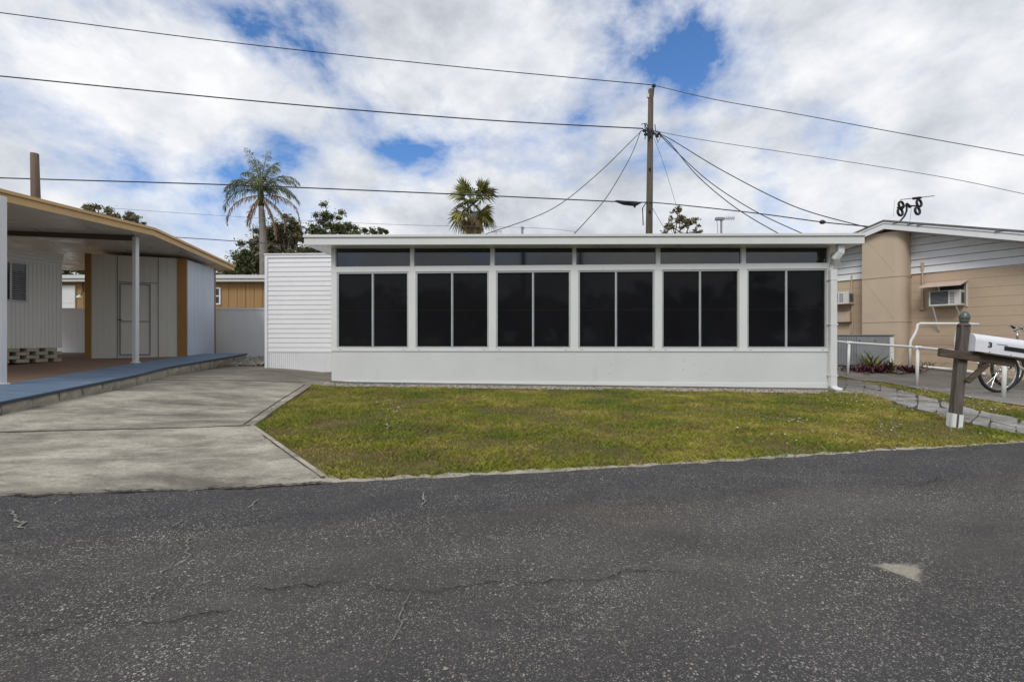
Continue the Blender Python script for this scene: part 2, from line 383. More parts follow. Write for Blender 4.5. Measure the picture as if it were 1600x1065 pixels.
cmb=wn('ShaderNodeCombineXYZ'); wl(sep.outputs[0],cmb.inputs[0]); wl(sep.outputs[1],cmb.inputs[1]); wl(wm('MULTIPLY',sep.outputs[2],1.55),cmb.inputs[2])
def wnoise(sc,det,ro,dist=0,off=(0,0,0)):
    mp=wn('ShaderNodeMapping'); mp.inputs['Location'].default_value=off; wl(cmb.outputs[0],mp.inputs[0])
    x=wn('ShaderNodeTexNoise'); x.inputs['Scale'].default_value=sc; x.inputs['Detail'].default_value=det; x.inputs['Roughness'].default_value=ro; x.inputs['Distortion'].default_value=dist
    wl(mp.outputs[0],x.inputs['Vector']); return x.outputs['Fac']
def wramp(f,stops):
    x=wn('ShaderNodeValToRGB'); e=x.color_ramp.elements
    while len(e)<len(stops): e.new(.5)
    for i,(p,c) in enumerate(stops):
        e[i].position=p; e[i].color=(c,c,c,1) if isinstance(c,(int,float)) else (*c,1)
    wl(f,x.inputs[0]); return x.outputs[0]
cov=wm('ADD',wm('MULTIPLY',wnoise(3.4,10,.60,.15,(2.3,.4,7.1)),.80),.122)
# openings in the cloud deck, as directions
for (px,py,w,a) in ((1080,90,.055,.16),(1050,215,.045,.17),(1190,15,.07,.13),(1075,150,.035,.08),(440,222,.05,.14),(640,232,.06,.09),(1000,262,.04,.10),(820,5,.06,.07),
                    (180,165,.04,.08),(940,75,.05,.05),(1210,330,.03,.06),(560,215,.04,.05)):
    d=Vector(ray(px,py)).normalized(); dp=wn('ShaderNodeVectorMath',operation='DOT_PRODUCT'); wl(tc.outputs['Generated'],dp.inputs[0]); dp.inputs[1].default_value=d
    g=wm('POWER',wm('MAXIMUM',dp.outputs['Value'],0.0),1.0/(w*w)*1.2)
    cov=wm('SUBTRACT',cov,wm('MULTIPLY',g,a*.62))
mask=wramp(cov,[(.355,0.),(.435,.6),(.52,1.)])
shade=wnoise(2.6,9,.58,.2,(5,2,1)); sh2=wnoise(7.5,9,.6,.15,(1,8,3))
shm=wm('ADD',wm('MULTIPLY',shade,.68),wm('MULTIPLY',sh2,.32))
ccol=wramp(shm,[(.38,(4.4,4.7,5.2)),(.48,(6.2,6.45,6.9)),(.60,(8.3,8.35,8.5))])
mx=wn('ShaderNodeMix',data_type='RGBA'); wl(mask,mx.inputs[0])
sb=wn('ShaderNodeMix',data_type='RGBA',blend_type='MULTIPLY'); sb.inputs[0].default_value=1; wl(sky.outputs[0],sb.inputs[6]); sb.inputs[7].default_value=(.75,1.08,1.42,1)
wl(sb.outputs[2],mx.inputs[6]); wl(ccol,mx.inputs[7]); wl(mx.outputs[2],bg.inputs['Color']); bg.inputs['Strength'].default_value=.10
sd=bpy.data.lights.new('sun','SUN'); sd.energy=1.5; sd.angle=math.radians(22); sd.color=(1,.965,.91)
so=bpy.data.objects.new('sun',sd); COL.objects.link(so)
sv=Vector((math.sin(SUN_AZ)*math.cos(SUN_EL),math.cos(SUN_AZ)*math.cos(SUN_EL),math.sin(SUN_EL)))
so.rotation_euler=sv.to_track_quat('Z','Y').to_euler(); so.location=(0,-5,12)
S.view_settings.view_transform='Standard'; S.view_settings.look='None'; S.view_settings.exposure=.24; S.view_settings.gamma=1
S.render.engine='CYCLES'
# ------------------------------------------------------------------ ground, road, slabs
def P2(l): return [(gp(*p).x,gp(*p).y) for p in l]
xs=list(np.arange(-16,16.01,.4)); ys=list(np.arange(-4,16.01,.4))
xs=[-900,-300,-100,-50,-28]+xs+[28,50,100,300,900]; ys=[-900,-300,-100,-40,-15]+ys+[24,50,100,300,900]
b=MB(); nx=len(xs)
for y in ys:
    for x in xs: b.v.append(Vector((x,y,float(G(x,y))-.012)))
for j in range(len(ys)-1):
    for i in range(nx-1): b.f.append((j*nx+i,j*nx+i+1,(j+1)*nx+i+1,(j+1)*nx+i))
tag(b.build('ground',M['soil'],smooth=True),kind='structure')
edge_px=[(-260,787),(0,776),(130,772),(300,766),(520,756),(700,746),(890,737),(1100,724),(1350,707),(1600,692),(1900,676)]
edge=P2(edge_px)
e0=Vector((edge[0][0],edge[0][1])); e9=Vector((edge[-1][0],edge[-1][1])); dr=(e9-e0).normalized()
def jag(pts,amp,step,seed=1):
    r=random.Random(seed); out=[]
    for a,c in zip(pts[:-1],pts[1:]):
        A=Vector(a);C=Vector(c); n=max(1,int((C-A).length/step)); t=(C-A).normalized(); q=Vector((-t.y,t.x))
        for i in range(n): 
            p=A.lerp(C,i/n)+q*r.uniform(-amp,amp); out.append((p.x,p.y))
    out.append(tuple(pts[-1])); return out
far=[tuple(e0-dr*14)]+edge+[tuple(e9+dr*20)]
def road_bm(far_edge,near_off):
    return far_edge+[tuple(Vector(far_edge[-1])+Vector((dr.y,-dr.x))*near_off),tuple(Vector(far_edge[0])+Vector((dr.y,-dr.x))*near_off)]
fj=jag(edge,.018,.07,3)
sl=P2([(0,847),(325,832),(550,815),(800,794),(1000,784),(1250,766),(1600,742)])
nr=Vector((-dr.y,dr.x)); seal_c=sum(Vector(p).dot(nr) for p in sl)/len(sl)
M['asphalt']=m_asphalt('worn_asphalt',(.038,.036,.035),(.078,.073,.067),band=(nr,seal_c))
road_poly=[tuple(e0-dr*14)]+fj+[tuple(e9+dr*20)]
road_poly=road_bm(road_poly,6.2)
road=sheet('road',road_poly,M['asphalt'],0.006,step=.4)
def ribbon(pts_px,w,seed,wob=6,widef=None,off=.0135,n=5):
    """jagged crack drawn on the road"""
    r=random.Random(seed); P=[gp(*p) for p in pts_px]; out=[]
    for a,c in zip(P[:-1],P[1:]):
        L=(c-a).length; k=max(2,int(L/.013)); t=(c-a).normalized(); q=Vector((-t.y,t.x,0))
        for i in range(k):
            p=a.lerp(c,i/k); wv=.035*mnoise.noise(p*6+Vector((seed,0,0)))+.022*mnoise.noise(p*19)+.012*mnoise.noise(p*55)+r.uniform(-.0025,.0025); out.append(p+q*wv)
    out.append(P[-1]); b=MB(); m=len(out)
    for i,p in enumerate(out):
        t=(out[min(i+1,m-1)]-out[max(i-1,0)]); t.z=0; t.normalize(); q=Vector((-t.y,t.x,0))
        ww=w*r.uniform(.25,1.2)*min(1,.15+min(i,m-1-i)/8)*(.35+1.1*max(0,mnoise.noise(p*4+Vector((3,seed,1)))+.45))
        for s_ in (-1,1):
            v=p+q*ww*s_/2; b.v.append(Vector((v.x,v.y,float(G(v.x,v.y))+off)))
        if i: b.f.append((2*i-2,2*i-1,2*i+1,2*i))
    return b
DK=[([(0,1003),(75,985),(190,982),(260,972),(345,962),(380,956)],.008),([(350,930),(430,925),(540,912)],.006),([(565,920),(640,926),(740,918),(800,914)],.007),
    ([(800,918),(900,910),(1000,902),(1090,898)],.006),([(0,870),(90,857),(200,850)],.004),([(110,820),(220,810),(330,812)],.005),([(260,828),(330,832),(400,818),(520,803)],.005),
    ([(940,793),(1035,789),(1080,805),(1120,820)],.006),([(1370,757),(1420,762),(1450,757),(1470,744)],.007),([(1225,886),(1260,880),(1340,873)],.006),([(1250,819),(1350,817),(1380,812)],.004),
    ([(1400,1040),(1425,1055),(1450,1070)],.007),([(1555,762),(1600,742)],.006),([(1150,745),(1260,762),(1400,768)],.003),([(40,985),(0,1004),(-30,1010)],.007)]
LT=[([(270,830),(300,850),(290,875),(250,905),(235,935),(215,965)],.010),([(660,765),(664,785),(660,800)],.014),([(645,925),(628,960),(618,1000),(605,1035),(598,1065)],.010),
    ([(570,768),(590,778),(592,784)],.018),([(0,800),(30,812),(50,825),(70,828)],.014),([(75,795),(105,780)],.012),([(380,803),(400,788),(410,778)],.012),([(262,833),(275,815)],.014),
    ([(1018,769),(1030,757)],.013),([(945,745),(948,758)],.013),([(940,700+64),(948,770)],.008)]
for i,(p,w) in enumerate(DK): ribbon(p,w*.75,i,8).build('crack',M['crackd'],road)
for i,(p,w) in enumerate(LT): ribbon(p,w*.62,i+50,11).build('filled_crack',M['crackl'],road)
for i,pp in enumerate(([(0,776.5),(60,776),(130,774)],[(120,773),(210,771),(300,768)],[(300,767.5),(360,765),(420,763)],[(380,765),(470,760),(520,758.5)])): ribbon(pp,.035,i+80,off=.016).build('edge_debris',M['joint'],road)
# sandy verge
v1=jag(P2([(p[0],p[1]-1) for p in edge_px]),.01,.08,5); v0=jag(P2([(-260,778),(0,768),(300,758),(470,752),(505,742),(535,748),(700,739.5),(890,731.5),(1100,719),(1350,703),(1600,688.8),(1900,674)]),.03,.045,6)
v1=[(x,y-.05) for x,y in v1]
sheet('sandy_verge',v1+v0[::-1],M['sand'],.0015,step=.4)
# driveway
dw_r=[(525,757),(505,745),(392,665),(487,600),(520,597)]
dw=P2([(-300,790),(0,775.5),(130,771.5),(300,765.5)]+dw_r)
dw+= [(-2.98,8.0),(-2.98,9.3),(-5.3,9.3)]+P2([(372,571),(330,577),(240,588),(120,612),(0,650),(-150,690)])
drive=sheet('driveway',dw,M['conc'],.004,step=.3)
def strip(name,pts,w,m,off,parent=None,seed=1,amp=.006):
    j=jag(P2(pts),amp,.1,seed); b=MB()
    for i,p in enumerate(j):
        t=(Vector(j[min(i+1,len(j)-1)])-Vector(j[max(i-1,0)])).normalized(); q=Vector((-t.y,t.x))
        for s_ in (-1,1):
            v=Vector(p)+q*w*s_/2*random.uniform(.7,1.2); b.v.append(Vector((v.x,v.y,float(G(v.x,v.y))+off)))
        if i: b.f.append((2*i-2,2*i-1,2*i+1,2*i))
    o=b.build(name,m,parent); return o
strip('slab_joint',[(-200,683),(0,676),(200,671),(391,665)],.022,M['joint'],.0085,drive,1)
strip('slab_joint',[(200,594),(300,594.5),(480,598)],.03,M['joint'],.0085,drive,2)
strip('slab_joint',[(395,666.5),(452,711),(506,748)],.022,M['joint'],.0085,drive,3,.004)
strip('edge_joint',[(380,664),(432,629),(478,600)],.014,M['joint'],.0085,drive,4,.003)
# driveway edging lip along the lawn
def lip(pts,w,h,m,name,parent):
    b=MB(); P=P2(pts); 
    for a,c in zip(P[:-1],P[1:]):
        A=Vector((*a,float(G(*a))));C=Vector((*c,float(G(*c))))
        b.bar(A,C,w,h)
    return b.build(name,m,parent,bevel=.006)
lip([(394,665),(440,632),(488,600.5)],.04,.025,M['conc'],'edging',drive)
lip([(394,665),(455,709),(507,745.5)],.035,.02,M['conc'],'edging',drive)
# gravel bed at the far end of the driveway
def pebbles(name,poly,n,sz,m,label=None,hf=G,seed=3,parent=None,mound=0):
    r=np.random.default_rng(seed); P=np.array(poly); lo=P.min(0);hi=P.max(0); pts=[]
    def inside(x,y):
        c=False; j=len(P)-1
        for i in range(len(P)):
            if (P[i,1]>y)!=(P[j,1]>y) and x<(P[j,0]-P[i,0])*(y-P[i,1])/(P[j,1]-P[i,1])+P[i,0]: c=not c
            j=i
        return c
    b=MB()
    while len(pts)<n:
        x,y=r.uniform(lo,hi)
        if inside(x,y): pts.append((x,y))
    for x,y in pts:
        s=sz*r.uniform(.4,1.3); z=float(hf(x,y))+s*.15+mound*r.random(); th=r.uniform(0,6.28); c_,s_=math.cos(th),math.sin(th)
        vs=[]
        for (a,d,e) in ((1,0,0),(0,.7,0),(-1,0,.1),(0,-.7,0),(0.1,0,.55),(0,0,-.4)):
            a*=s*r.uniform(.7,1.2); d*=s*r.uniform(.7,1.2); vs.append((x+a*c_-d*s_,y+a*s_+d*c_,z+e*s))
        b.add(vs,[(0,1,4),(1,2,4),(2,3,4),(3,0,4),(1,0,5),(2,1,5),(3,2,5),(0,3,5)])
    o=b.build(name,m,parent)
    if label: tag(o,label,'gravel',kind='stuff')
    return o
gb=[(-6.15,10.6),(-5.3,9.35),(-5.2,9.3),(-5.2,11.6),(-6.9,11.6)]+[(-6.3,11.0)]
gb=[(-5.85,9.35),(-5.22,9.3),(-5.22,11.7),(-7.1,11.7),(-7.1,11.0),(-6.35,10.9)]
pebbles('gravel_bed',gb,2200,.035,M['gravel'],'pale gravel heaped between the driveway end and the white fence',mound=.05)
# facade frame (needed for the strip of shells at its foot)
F=Fr((-3.01,7.60),(8.12,-.40)); WU=F.U(1295)
fl=[F.p(u,n,0) for u,n in ((-.05,.03),(WU+.1,.03),(WU+.25,.50),(WU*.5,.42),(1.2,.46),(-.35,.50))]
pebbles('shell_strip',[(p.x,p.y) for p in fl],6500,.019,M['gravel'],'line of broken shell and pebbles along the foot of the white sunroom',seed=8)
sheet('foundation_slab',[(p.x,p.y) for p in [F.p(-.02,.05,0),F.p(WU+.03,.05,0),F.p(WU+.03,-3,0),F.p(-.02,-3,0)]],M['conc2'],.035,thick=.2)
# right-hand paving
pad=P2([(1280,566),(1306,572),(1400,580),(1500,590),(1600,606),(1800,640)])
pad=P2([(1270,588),(1308,587),(1380,597),(1460,612),(1520,622),(1600,634),(1760,660),(2300,690)])+[(14,9.2),(12.2,9.0),(7.2,16),(3.9,16),(4.3,11)]
sheet('concrete_pad',pad,M['conc2'],.0045,step=.5)
# flagstones
fs_l=[(1306,592),(1345,595),(1395,607),(1440,618),(1490,632),(1545,645),(1605,659),(1680,677)]
fs_r=[(1300,608),(1345,615),(1395,628),(1435,641),(1480,654),(1535,667),(1600,680),(1680,699)]
A_=P2(fs_l);B_=P2(fs_r); stones=MB(); r=random.Random(4)
sheet('path',A_+B_[::-1],M['joint'],.001,step=.3)
def lerp2(a,b_,t): return (a[0]+(b_[0]-a[0])*t,a[1]+(b_[1]-a[1])*t)
path=bpy.data.objects['path']
N=12
def along(L,t):
    k=t*(len(L)-1); i=min(int(k),len(L)-2); return lerp2(L[i],L[i+1],k-i)
ts=[i/N+r.uniform(-.025,.025) for i in range(N+1)]
for i in range(N):
    split=r.choice([1,2,2]); cut0=r.uniform(.35,.65);cut1=cut0+r.uniform(-.12,.12)
    cells=[(0,0,1,1)] if split==1 else [(0,0,cut0,cut1),(cut0,cut1,1,1)]
    for (a0,a1,b0,b1) in cells:
        q=[lerp2(along(A_,ts[i]),along(B_,ts[i]),a0),lerp2(along(A_,ts[i]),along(B_,ts[i]),b0),
           lerp2(along(A_,ts[i+1]),along(B_,ts[i+1]),b1),lerp2(along(A_,ts[i+1]),along(B_,ts[i+1]),a1)]
        cx=sum(p[0] for p in q)/4; cy=sum(p[1] for p in q)/4
        q=[lerp2(p,(cx,cy),r.uniform(.01,.09)) for p in q]
        q=[p for k in range(4) for p in (lerp2(q[k],q[(k+1)%4],.12),lerp2(q[k],q[(k+1)%4],r.uniform(.45,.55)),lerp2(q[k],q[(k+1)%4],.88))]
        q=[(p[0]+r.uniform(-.02,.02),p[1]+r.uniform(-.02,.02)) for p in q]
        h=r.uniform(.006,.013); m=len(q)
        vs=[(x,y,float(G(x,y))-.03) for x,y in q]+[(x,y,float(G(x,y))+h) for x,y in q]
        stones.add(vs,[tuple(range(m,2*m))]+[(k,(k+1)%m,m+(k+1)%m,m+k) for k in range(m)])
stones.build('paving_stones',M['stone'],path)
# ------------------------------------------------------------------ grass
def inpoly(P,x,y):
    P=np.array(P); c=np.zeros(len(x),bool); j=len(P)-1
    for i in range(len(P)):
        yi,yj=P[i,1],P[j,1]
        if yi!=yj:
            m=((yi>y)!=(yj>y))&(x<(P[j,0]-P[i,0])*(y-yi)/(yj-yi)+P[i,0]); c^=m
        j=i
    return c
lawnA=P2([(397,664),(490,603)])+[(p.x,p.y) for p in (F.p(-.25,.42,0),F.p(WU*.5,.32,0),F.p(WU+.1,.36,0))]+P2([(1345,614),(1393,626),(1433,640),(1478,652),(1533,666),(1598,680),(1680,699),(1720,684)])+P2([(1600,690),(1350,704),(1100,720),(890,732),(700,740.5),(560,749),(530,749),(510,741)])
lawnB=P2([(1309,586),(1380,596.5),(1460,611.5),(1520,621.5),(1600,633.5),(1760,660),(1680,678),(1605,660),(1545,646),(1490,633),(1440,618),(1395,608),(1345,595)])
def blades(polys,dens,hmin,hmax,wid,seed,jitter=.03):
    r=np.random.default_rng(seed); X=[];Y=[]
    for P in polys:
        A=np.array(P); lo=A.min(0);hi=A.max(0); n=int((hi-lo).prod()*dens); x=r.uniform(lo[0],hi[0],n);y=r.uniform(lo[1],hi[1],n)
        m=inpoly(P,x+r.normal(0,jitter,n),y+r.normal(0,jitter,n)); X.append(x[m]);Y.append(y[m])
    x=np.concatenate(X);y=np.concatenate(Y)
    # thin patches
    pn=np.array([mnoise.fractal(Vector((a*1.1,b_*1.1,0)),.6,2.,4) for a,b_ in zip(x,y)])
    keep=r.random(len(x))<np.clip(1.05-np.maximum(pn-.05,0)*2.4,.5,1); x=x[keep];y=y[keep];pn=pn[keep]; n=len(x)
    h=r.uniform(hmin,hmax,n)*np.clip(1.1-pn*.9,.6,1.5); th=r.uniform(0,2*np.pi,n); w=wid*r.uniform(.6,1.3,n)*(.7+.10*y)
    ln=r.uniform(.3,1.3,n)*h; la=r.uniform(0,2*np.pi,n); z=G(x,y)-.014
    dx=np.cos(th)*w/2;dy=np.sin(th)*w/2
    V=np.stack([np.stack([x-dx,y-dy,z],1),np.stack([x+dx,y+dy,z],1),
                np.stack([x+np.cos(la)*ln*.4+dx*.7,y+np.sin(la)*ln*.4+dy*.7,z+h*.6],1),np.stack([x+np.cos(la)*ln,y+np.sin(la)*ln,z+h*.95],1)],1).reshape(-1,3)
    idx=np.arange(n)*4; Fc=np.stack([idx,idx+1,idx+2,idx+3],1); rn=np.repeat(r.random(n),4)
    return V,Fc,rn
def np_mesh(name,V,Fc,rn,m,parent=None):
    o_=ROOT.get(parent.name,Vector((0,0,0))) if parent else Vector((0,0,0))
    me=bpy.data.meshes.new(name); n=len(V); k=Fc.shape[1]
    me.vertices.add(n); me.vertices.foreach_set('co',(V-np.array(o_)).astype(np.float32).ravel())
    me.loops.add(Fc.size); me.loops.foreach_set('vertex_index',Fc.astype(np.int32).ravel())
    me.polygons.add(len(Fc)); me.polygons.foreach_set('loop_start',np.arange(0,Fc.size,k,dtype=np.int32))
    me.update(calc_edges=True); a=me.attributes.new('rnd','FLOAT','POINT'); a.data.foreach_set('value',rn.astype(np.float32))
    me.materials.append(m); o=bpy.data.objects.new(name,me); COL.objects.link(o)
    if parent: o.parent=parent
    return o
V,Fc,rn=blades([lawnA],14000,.009,.030,.0029,11,.05)
tag(np_mesh('lawn_grass',V,Fc,rn,M['grass']),'patchy green and brown lawn between the sunroom and the road','grass',kind='stuff')
V,Fc,rn=blades([lawnB],8000,.009,.026,.0030,12,.03)
tag(np_mesh('strip_grass',V,Fc,rn,M['grass']),'grass strip between the flagstone path and the concrete pad','grass',kind='stuff')
# white shell bits on the grass
def litter(spots,seed,sz=.008):
    r=random.Random(seed); b=MB()
    for (px,py,sx,sy,n) in spots:
        for _ in range(n):
            p=gp(r.gauss(px,sx),min(r.gauss(py,sy),740)); s=sz*r.uniform(.5,1.5); a=r.uniform(0,6.28); z=p.z+r.uniform(.008,.022)
            b.add([(p.x+s*math.cos(a),p.y+s*math.sin(a),z),(p.x-s*math.sin(a)*.8,p.y+s*math.cos(a)*.8,z+s*.3),(p.x-s*math.cos(a),p.y-s*math.sin(a),z+s*.5),(p.x+s*math.sin(a)*.7,p.y-s*math.cos(a)*.7,z)],[(0,1,2,3)])
    return b
tag(litter([(610,636,18,5,45),(612,664,10,3,22),(1370,630,45,8,160),(1320,618,40,5,80),(1255,660,14,3,22),(1395,666,12,3,16),(1480,618,60,8,140),(1540,636,45,6,80),(1440,612,20,3,60),(1300,680,160,10,40),(1210,655,30,3,12)],5).build('shell_bits',M['flower']),'scattered white shell chips and clover heads in the lawn','shell chips',kind='stuff')
# ------------------------------------------------------------------ SUNROOM
sun_=thing('sunroom','long white sunroom with six dark screened windows behind the front lawn','sunroom',F.p(WU/2,0,float(G(1,7.4))))
zb=CZ-.117; zt=CZ+1.145; tb=CZ+1.233; roofL=CZ+1.54; roofR=CZ+1.475
OV=.30
def fz(u): 
    uL,uR=F.U(518,OV),F.U(1305,OV); return roofL+(roofR-roofL)*(u-uL)/(uR-uL)
win=[(526.6,638.5),(649.6,763.8),(775,891.5),(903.5,1022.6),(1034,1155),(1167,1292)]
tra=[(524.5,641),(647,766.3),(772.6,894.6),(900,1025),(1031.5,1158),(1165,1293.6)]
UL=F.U(518)
b=MB(); b.box(F,UL,WU,-.06,.0,-.15,zb-.05); b.build('knee_wall',M['knee'],sun_)
for px in (897.5,1036):
    b=MB(); u=F.U(px); b.box(F,u-.007,u+.007,.0005,.003,.0,zb-.05); b.build('panel_seam',M['knee'],sun_)
r=random.Random(3)
for _ in range(16):
    b=MB()
    u=r.choice([r.uniform(.3,WU-.2),r.uniform(4.5,7.2)]); z=r.uniform(.18,zb-.08); s=r.uniform(.003,.008); b.lathe(F.p(u,0,z),F.n,[(s,.0),(s*.8,.0015)],8); b.build('panel_scuff',M['greymet'],sun_)
b=MB(); b.box(F,UL-.004,WU+.004,-.05,.012,-.12,float(G(1,7.3))+.075); b.build('base_trim',M['white'],sun_)
b=MB(); b.box(F,UL,WU,-.05,.014,zb-.052,zb-.0); b.build('sill_rail',M['white'],sun_)
for (a,c) in win:
    for px in (a+5.5,c-7.5): b=MB(); b.box(F,F.U(px)-.02,F.U(px)+.02,.0142,.017,zb-.026,zb-.020); b.build('weep_hole',M['greymet'],sun_)
b=MB(); b.box(F,UL,WU,-.05,.012,zt+.0,tb); b.build('head_rail',M['white'],sun_)
# posts between the windows
edges_px=[(518,526.6)]+[(win[i][1],win[i+1][0]) for i in range(5)]+[(1292,1296.5)]
for a,c in edges_px:
    b=MB(); b.box(F,F.U(a),F.U(c),-.05,.010,zb,zt); b.build('post',M['white'],sun_)
tps=[(518,524.5)]+[(tra[i][1],tra[i+1][0]) for i in range(5)]+[(1293.6,1296.5)]
for a,c in tps:
    u0,u1=F.U(a),F.U(c); b=MB(); b.box(F,u0,u1,-.05,.010,tb,fz(u0)+.06); b.build('mullion',M['white'],sun_)
for a,c in win:
    u0,u1=F.U(a),F.U(c); um=(u0+u1)/2; t=.026; b=MB()
    b.box(F,u0,u0+t,-.04,.0,zb,zt); b.box(F,u1-t,u1,-.04,.0,zb,zt); b.box(F,u0+t,u1-t,-.04,.0,zb,zb+t); b.box(F,u0+t,u1-t,-.04,.0,zt-t,zt)
    b.box(F,um-.017,um+.006,-.038,-.004,zb+t,zt-t)
    w=b.build('window',M['frame'],sun_)
    bb=MB(); bb.box(F,um+.0062,um+.018,-.036,-.012,zb+t,zt-t); bb.build('sash_edge',M['greymet'],w)
    zc=CZ+(CY-484)/96.; bb=MB(); bb.box(F,u0+t,um-.017,-.0255,-.0225,zc-.006,zc+.006); bb.box(F,um+.018,u1-t,-.0255,-.0225,zc-.006,zc+.006); bb.build('screen_crossbar',M['bar'],w)
    for q0,q1 in ((u0+t,um-.017),(um+.018,u1-t)):
        bb=MB(); bb.box(F,q0,q1,-.034,-.026,zb+t,zt-t); bb.build('screen_pane',M['screen'],w)
for a,c in tra:
    u0,u1=F.U(a),F.U(c); b=MB(); t=.008; z1=fz(u0)+.05
    b.box(F,u0,u1,-.04,-.02,tb,tb+t); b.box(F,u0,u0+t,-.04,-.02,tb+t,z1); b.box(F,u1-t,u1,-.04,-.02,tb+t,z1)
    w=b.build('transom_window',M['frame'],sun_); bb=MB(); bb.box(F,u0+t,u1-t,-.038,-.03,tb+t,z1); bb.build('pane',M['glass'],w)
# body behind and roof
b=MB(); b.box(F,UL+.002,UL+.06,-3.2,-.062,-.1,roofL+.04); b.box(F,WU-.06,WU-.002,-3.2,-.062,-.1,roofR+.06); b.box(F,UL+.06,WU-.06,-3.2,-3.1,-.1,roofR+.1)
b.build('side_walls',M['white'],sun_)
def roofbox(b,pxa,pxb,n0,n1,dz0,dz1,nn=OV):
    u0,u1=F.U(pxa,nn),F.U(pxb,nn)
    b.hexa([F.p(u0,n1,fz(u0)+dz0),F.p(u1,n1,fz(u1)+dz0),F.p(u1,n0,fz(u1)+dz0),F.p(u0,n0,fz(u0)+dz0),
            F.p(u0,n1,fz(u0)+dz1),F.p(u1,n1,fz(u1)+dz1),F.p(u1,n0,fz(u1)+dz1),F.p(u0,n0,fz(u0)+dz1)])
b=MB(); roofbox(b,475,1351,-3.5,OV-.03,.005,.12); rf=b.build('roof',M['fascia'],sun_)
b=MB(); roofbox(b,475,1351,OV-.029,OV,0,.112); roofbox(b,474,1352,OV-.029,OV+.022,.118,.158); roofbox(b,474.5,1351.5,OV-.028,OV+.008,.1125,.1175)
b.build('gutter_fascia',M['fascia'],rf,bevel=.004)
# downspout with elbows
ds=MB(); uo=F.U(1301,.06); ue=F.U(1314,.22)
zr=CZ+1.47
def rect_path(b,pts,w,h,wd):
    prev=None
    for p in pts:
        c=[p+wd*w/2,p-wd*w/2]
    for a,c in zip(pts[:-1],pts[1:]): b.bar(a,c+(c-a).normalized()*w*.25,w,h,side=wd)
P_=[F.p(ue,.20,zr+.01),F.p(ue,.20,zr-.11),F.p(ue-.05,.17,zr-.19),F.p(uo+.03,.10,zr-.28),F.p(uo,.06,zr-.35),F.p(uo,.06,float(G(5.1,7.2))+.07),F.p(uo+.02,.10,float(G(5.1,7.2))+.02),F.p(uo+.07,.17,float(G(5.1,7.2))-.005)]
ds.tube(P_,[.058]*len(P_),4)
dso=MB()
def rtube(b,pts,w,d):
    """rectangular pipe kept square to the wall"""
    base=len(b.v)
    for i,p in enumerate(pts):
        t=(pts[min(i+1,len(pts)-1)]-pts[max(i-1,0)]).normalized()
        a=F.u-t*F.u.dot(t); 
        if a.length<.2: a=Vector((0,0,1))-t*t.z
        a.normalize(); c=t.cross(a).normalized()
        for (i_,j_) in ((-1,-1),(1,-1),(1,1),(-1,1)): b.v.append(p+a*i_*w/2+c*j_*d/2)
    n=len(pts)
    for i in range(n-1):
        for k in range(4):
            k2=(k+1)%4; b.f.append((base+i*4+k,base+i*4+k2,base+i*4+4+k2,base+i*4+4+k))
    b.f.append((base,base+1,base+2,base+3)); b.f.append(tuple(base+(n-1)*4+k for k in range(4)))
rtube(dso,P_,.10,.08); dn=dso.build('downspout',M['fascia'],sun_,bevel=.012)
b=MB(); e=P_[-1]; b.bar(e+Vector((0,0,.005)),e+(P_[-1]-P_[-2]).normalized()*.034,.098,.07,side=F.u); b.build('dark_outlet',M['black'],dn)
for z in (.25,1.05,1.75): b=MB(); b.box(F,uo-.058,uo+.058,.0,.104,z,z+.018); b.build('strap',M['fascia'],dn)
sb=thing('splash_block','small grey concrete splash block under the downspout','splash block',gp(1308,613)); b=MB(); c=gp(1308,613); FS=Fr((c.x,c.y),(1,-.1))
b.box(FS,-.12,.14,-.02,.16,c.z-.02,c.z+.035); b.box(FS,-.12,-.095,-.02,.16,c.z+.0355,c.z+.06); b.box(FS,.115,.14,-.02,.16,c.z+.0355,c.z+.06); b.build('tray',M['curb'],sb,bevel=.006)
# ------------------------------------------------------------------ white mobile home end
H=Fr((at(415,500,9.0).x,9.0),(8.12,-.40)); hz0=CZ-.53; hz1=H.Z(416,398.5)
mh=thing('mobile_home','white lap sided home set back left of the sunroom, ribbed skirting below','mobile home',H.p(1,0,hz0))
b=MB(); zk=H.Z(416,550); n=20; pitch=(hz1-.06-zk)/n
prof=[]
for i in range(n):
    prof+= [(zk+i*pitch,.016),(zk+(i+.10)*pitch,.019),(zk+(i+.90)*pitch,.011),(zk+(i+.985)*pitch,.006)]
prof.append((zk+n*pitch,.003)); L=[]
wl_=2.9
for (z,nn) in prof: b.v+= [H.p(.05,nn,z),H.p(wl_,nn,z)]
for i in range(len(prof)-1): b.f.append((2*i,2*i+1,2*i+3,2*i+2))
b.build('siding',M['siding'],mh)
b=MB(); b.box(H,0,.055,-.02,.034,hz0-.1,hz1); b.box(H,.055,wl_,-.02,.030,hz1-.06,hz1-.0); b.box(H,-.01,wl_,-4,.045,hz1+.001,hz1+.022); b.box(H,.0,.06,-4,-.021,hz0,hz1); b.build('corner_trim',M['siding'],mh)
b=MB(); b.box(H,.0,wl_,-3.9,-.022,hz0,hz1-.01); b.build('body',M['siding'],mh)
b=MB(); k=0; u=.056
while u<wl_:
    b.box(H,u,u+.028,-.01,.010,hz0-.08,zk-.004); b.box(H,u+.028,u+.04,-.01,.002,hz0-.08,zk-.004); u+=.04
b.build('skirting',M['siding'],mh)
b=MB(); b.tube([H.p(.9,-.6,hz1),H.p(.9,-.6,hz1+.11)],.03,10); b.build('vent_pipe',M['pvc'],mh)
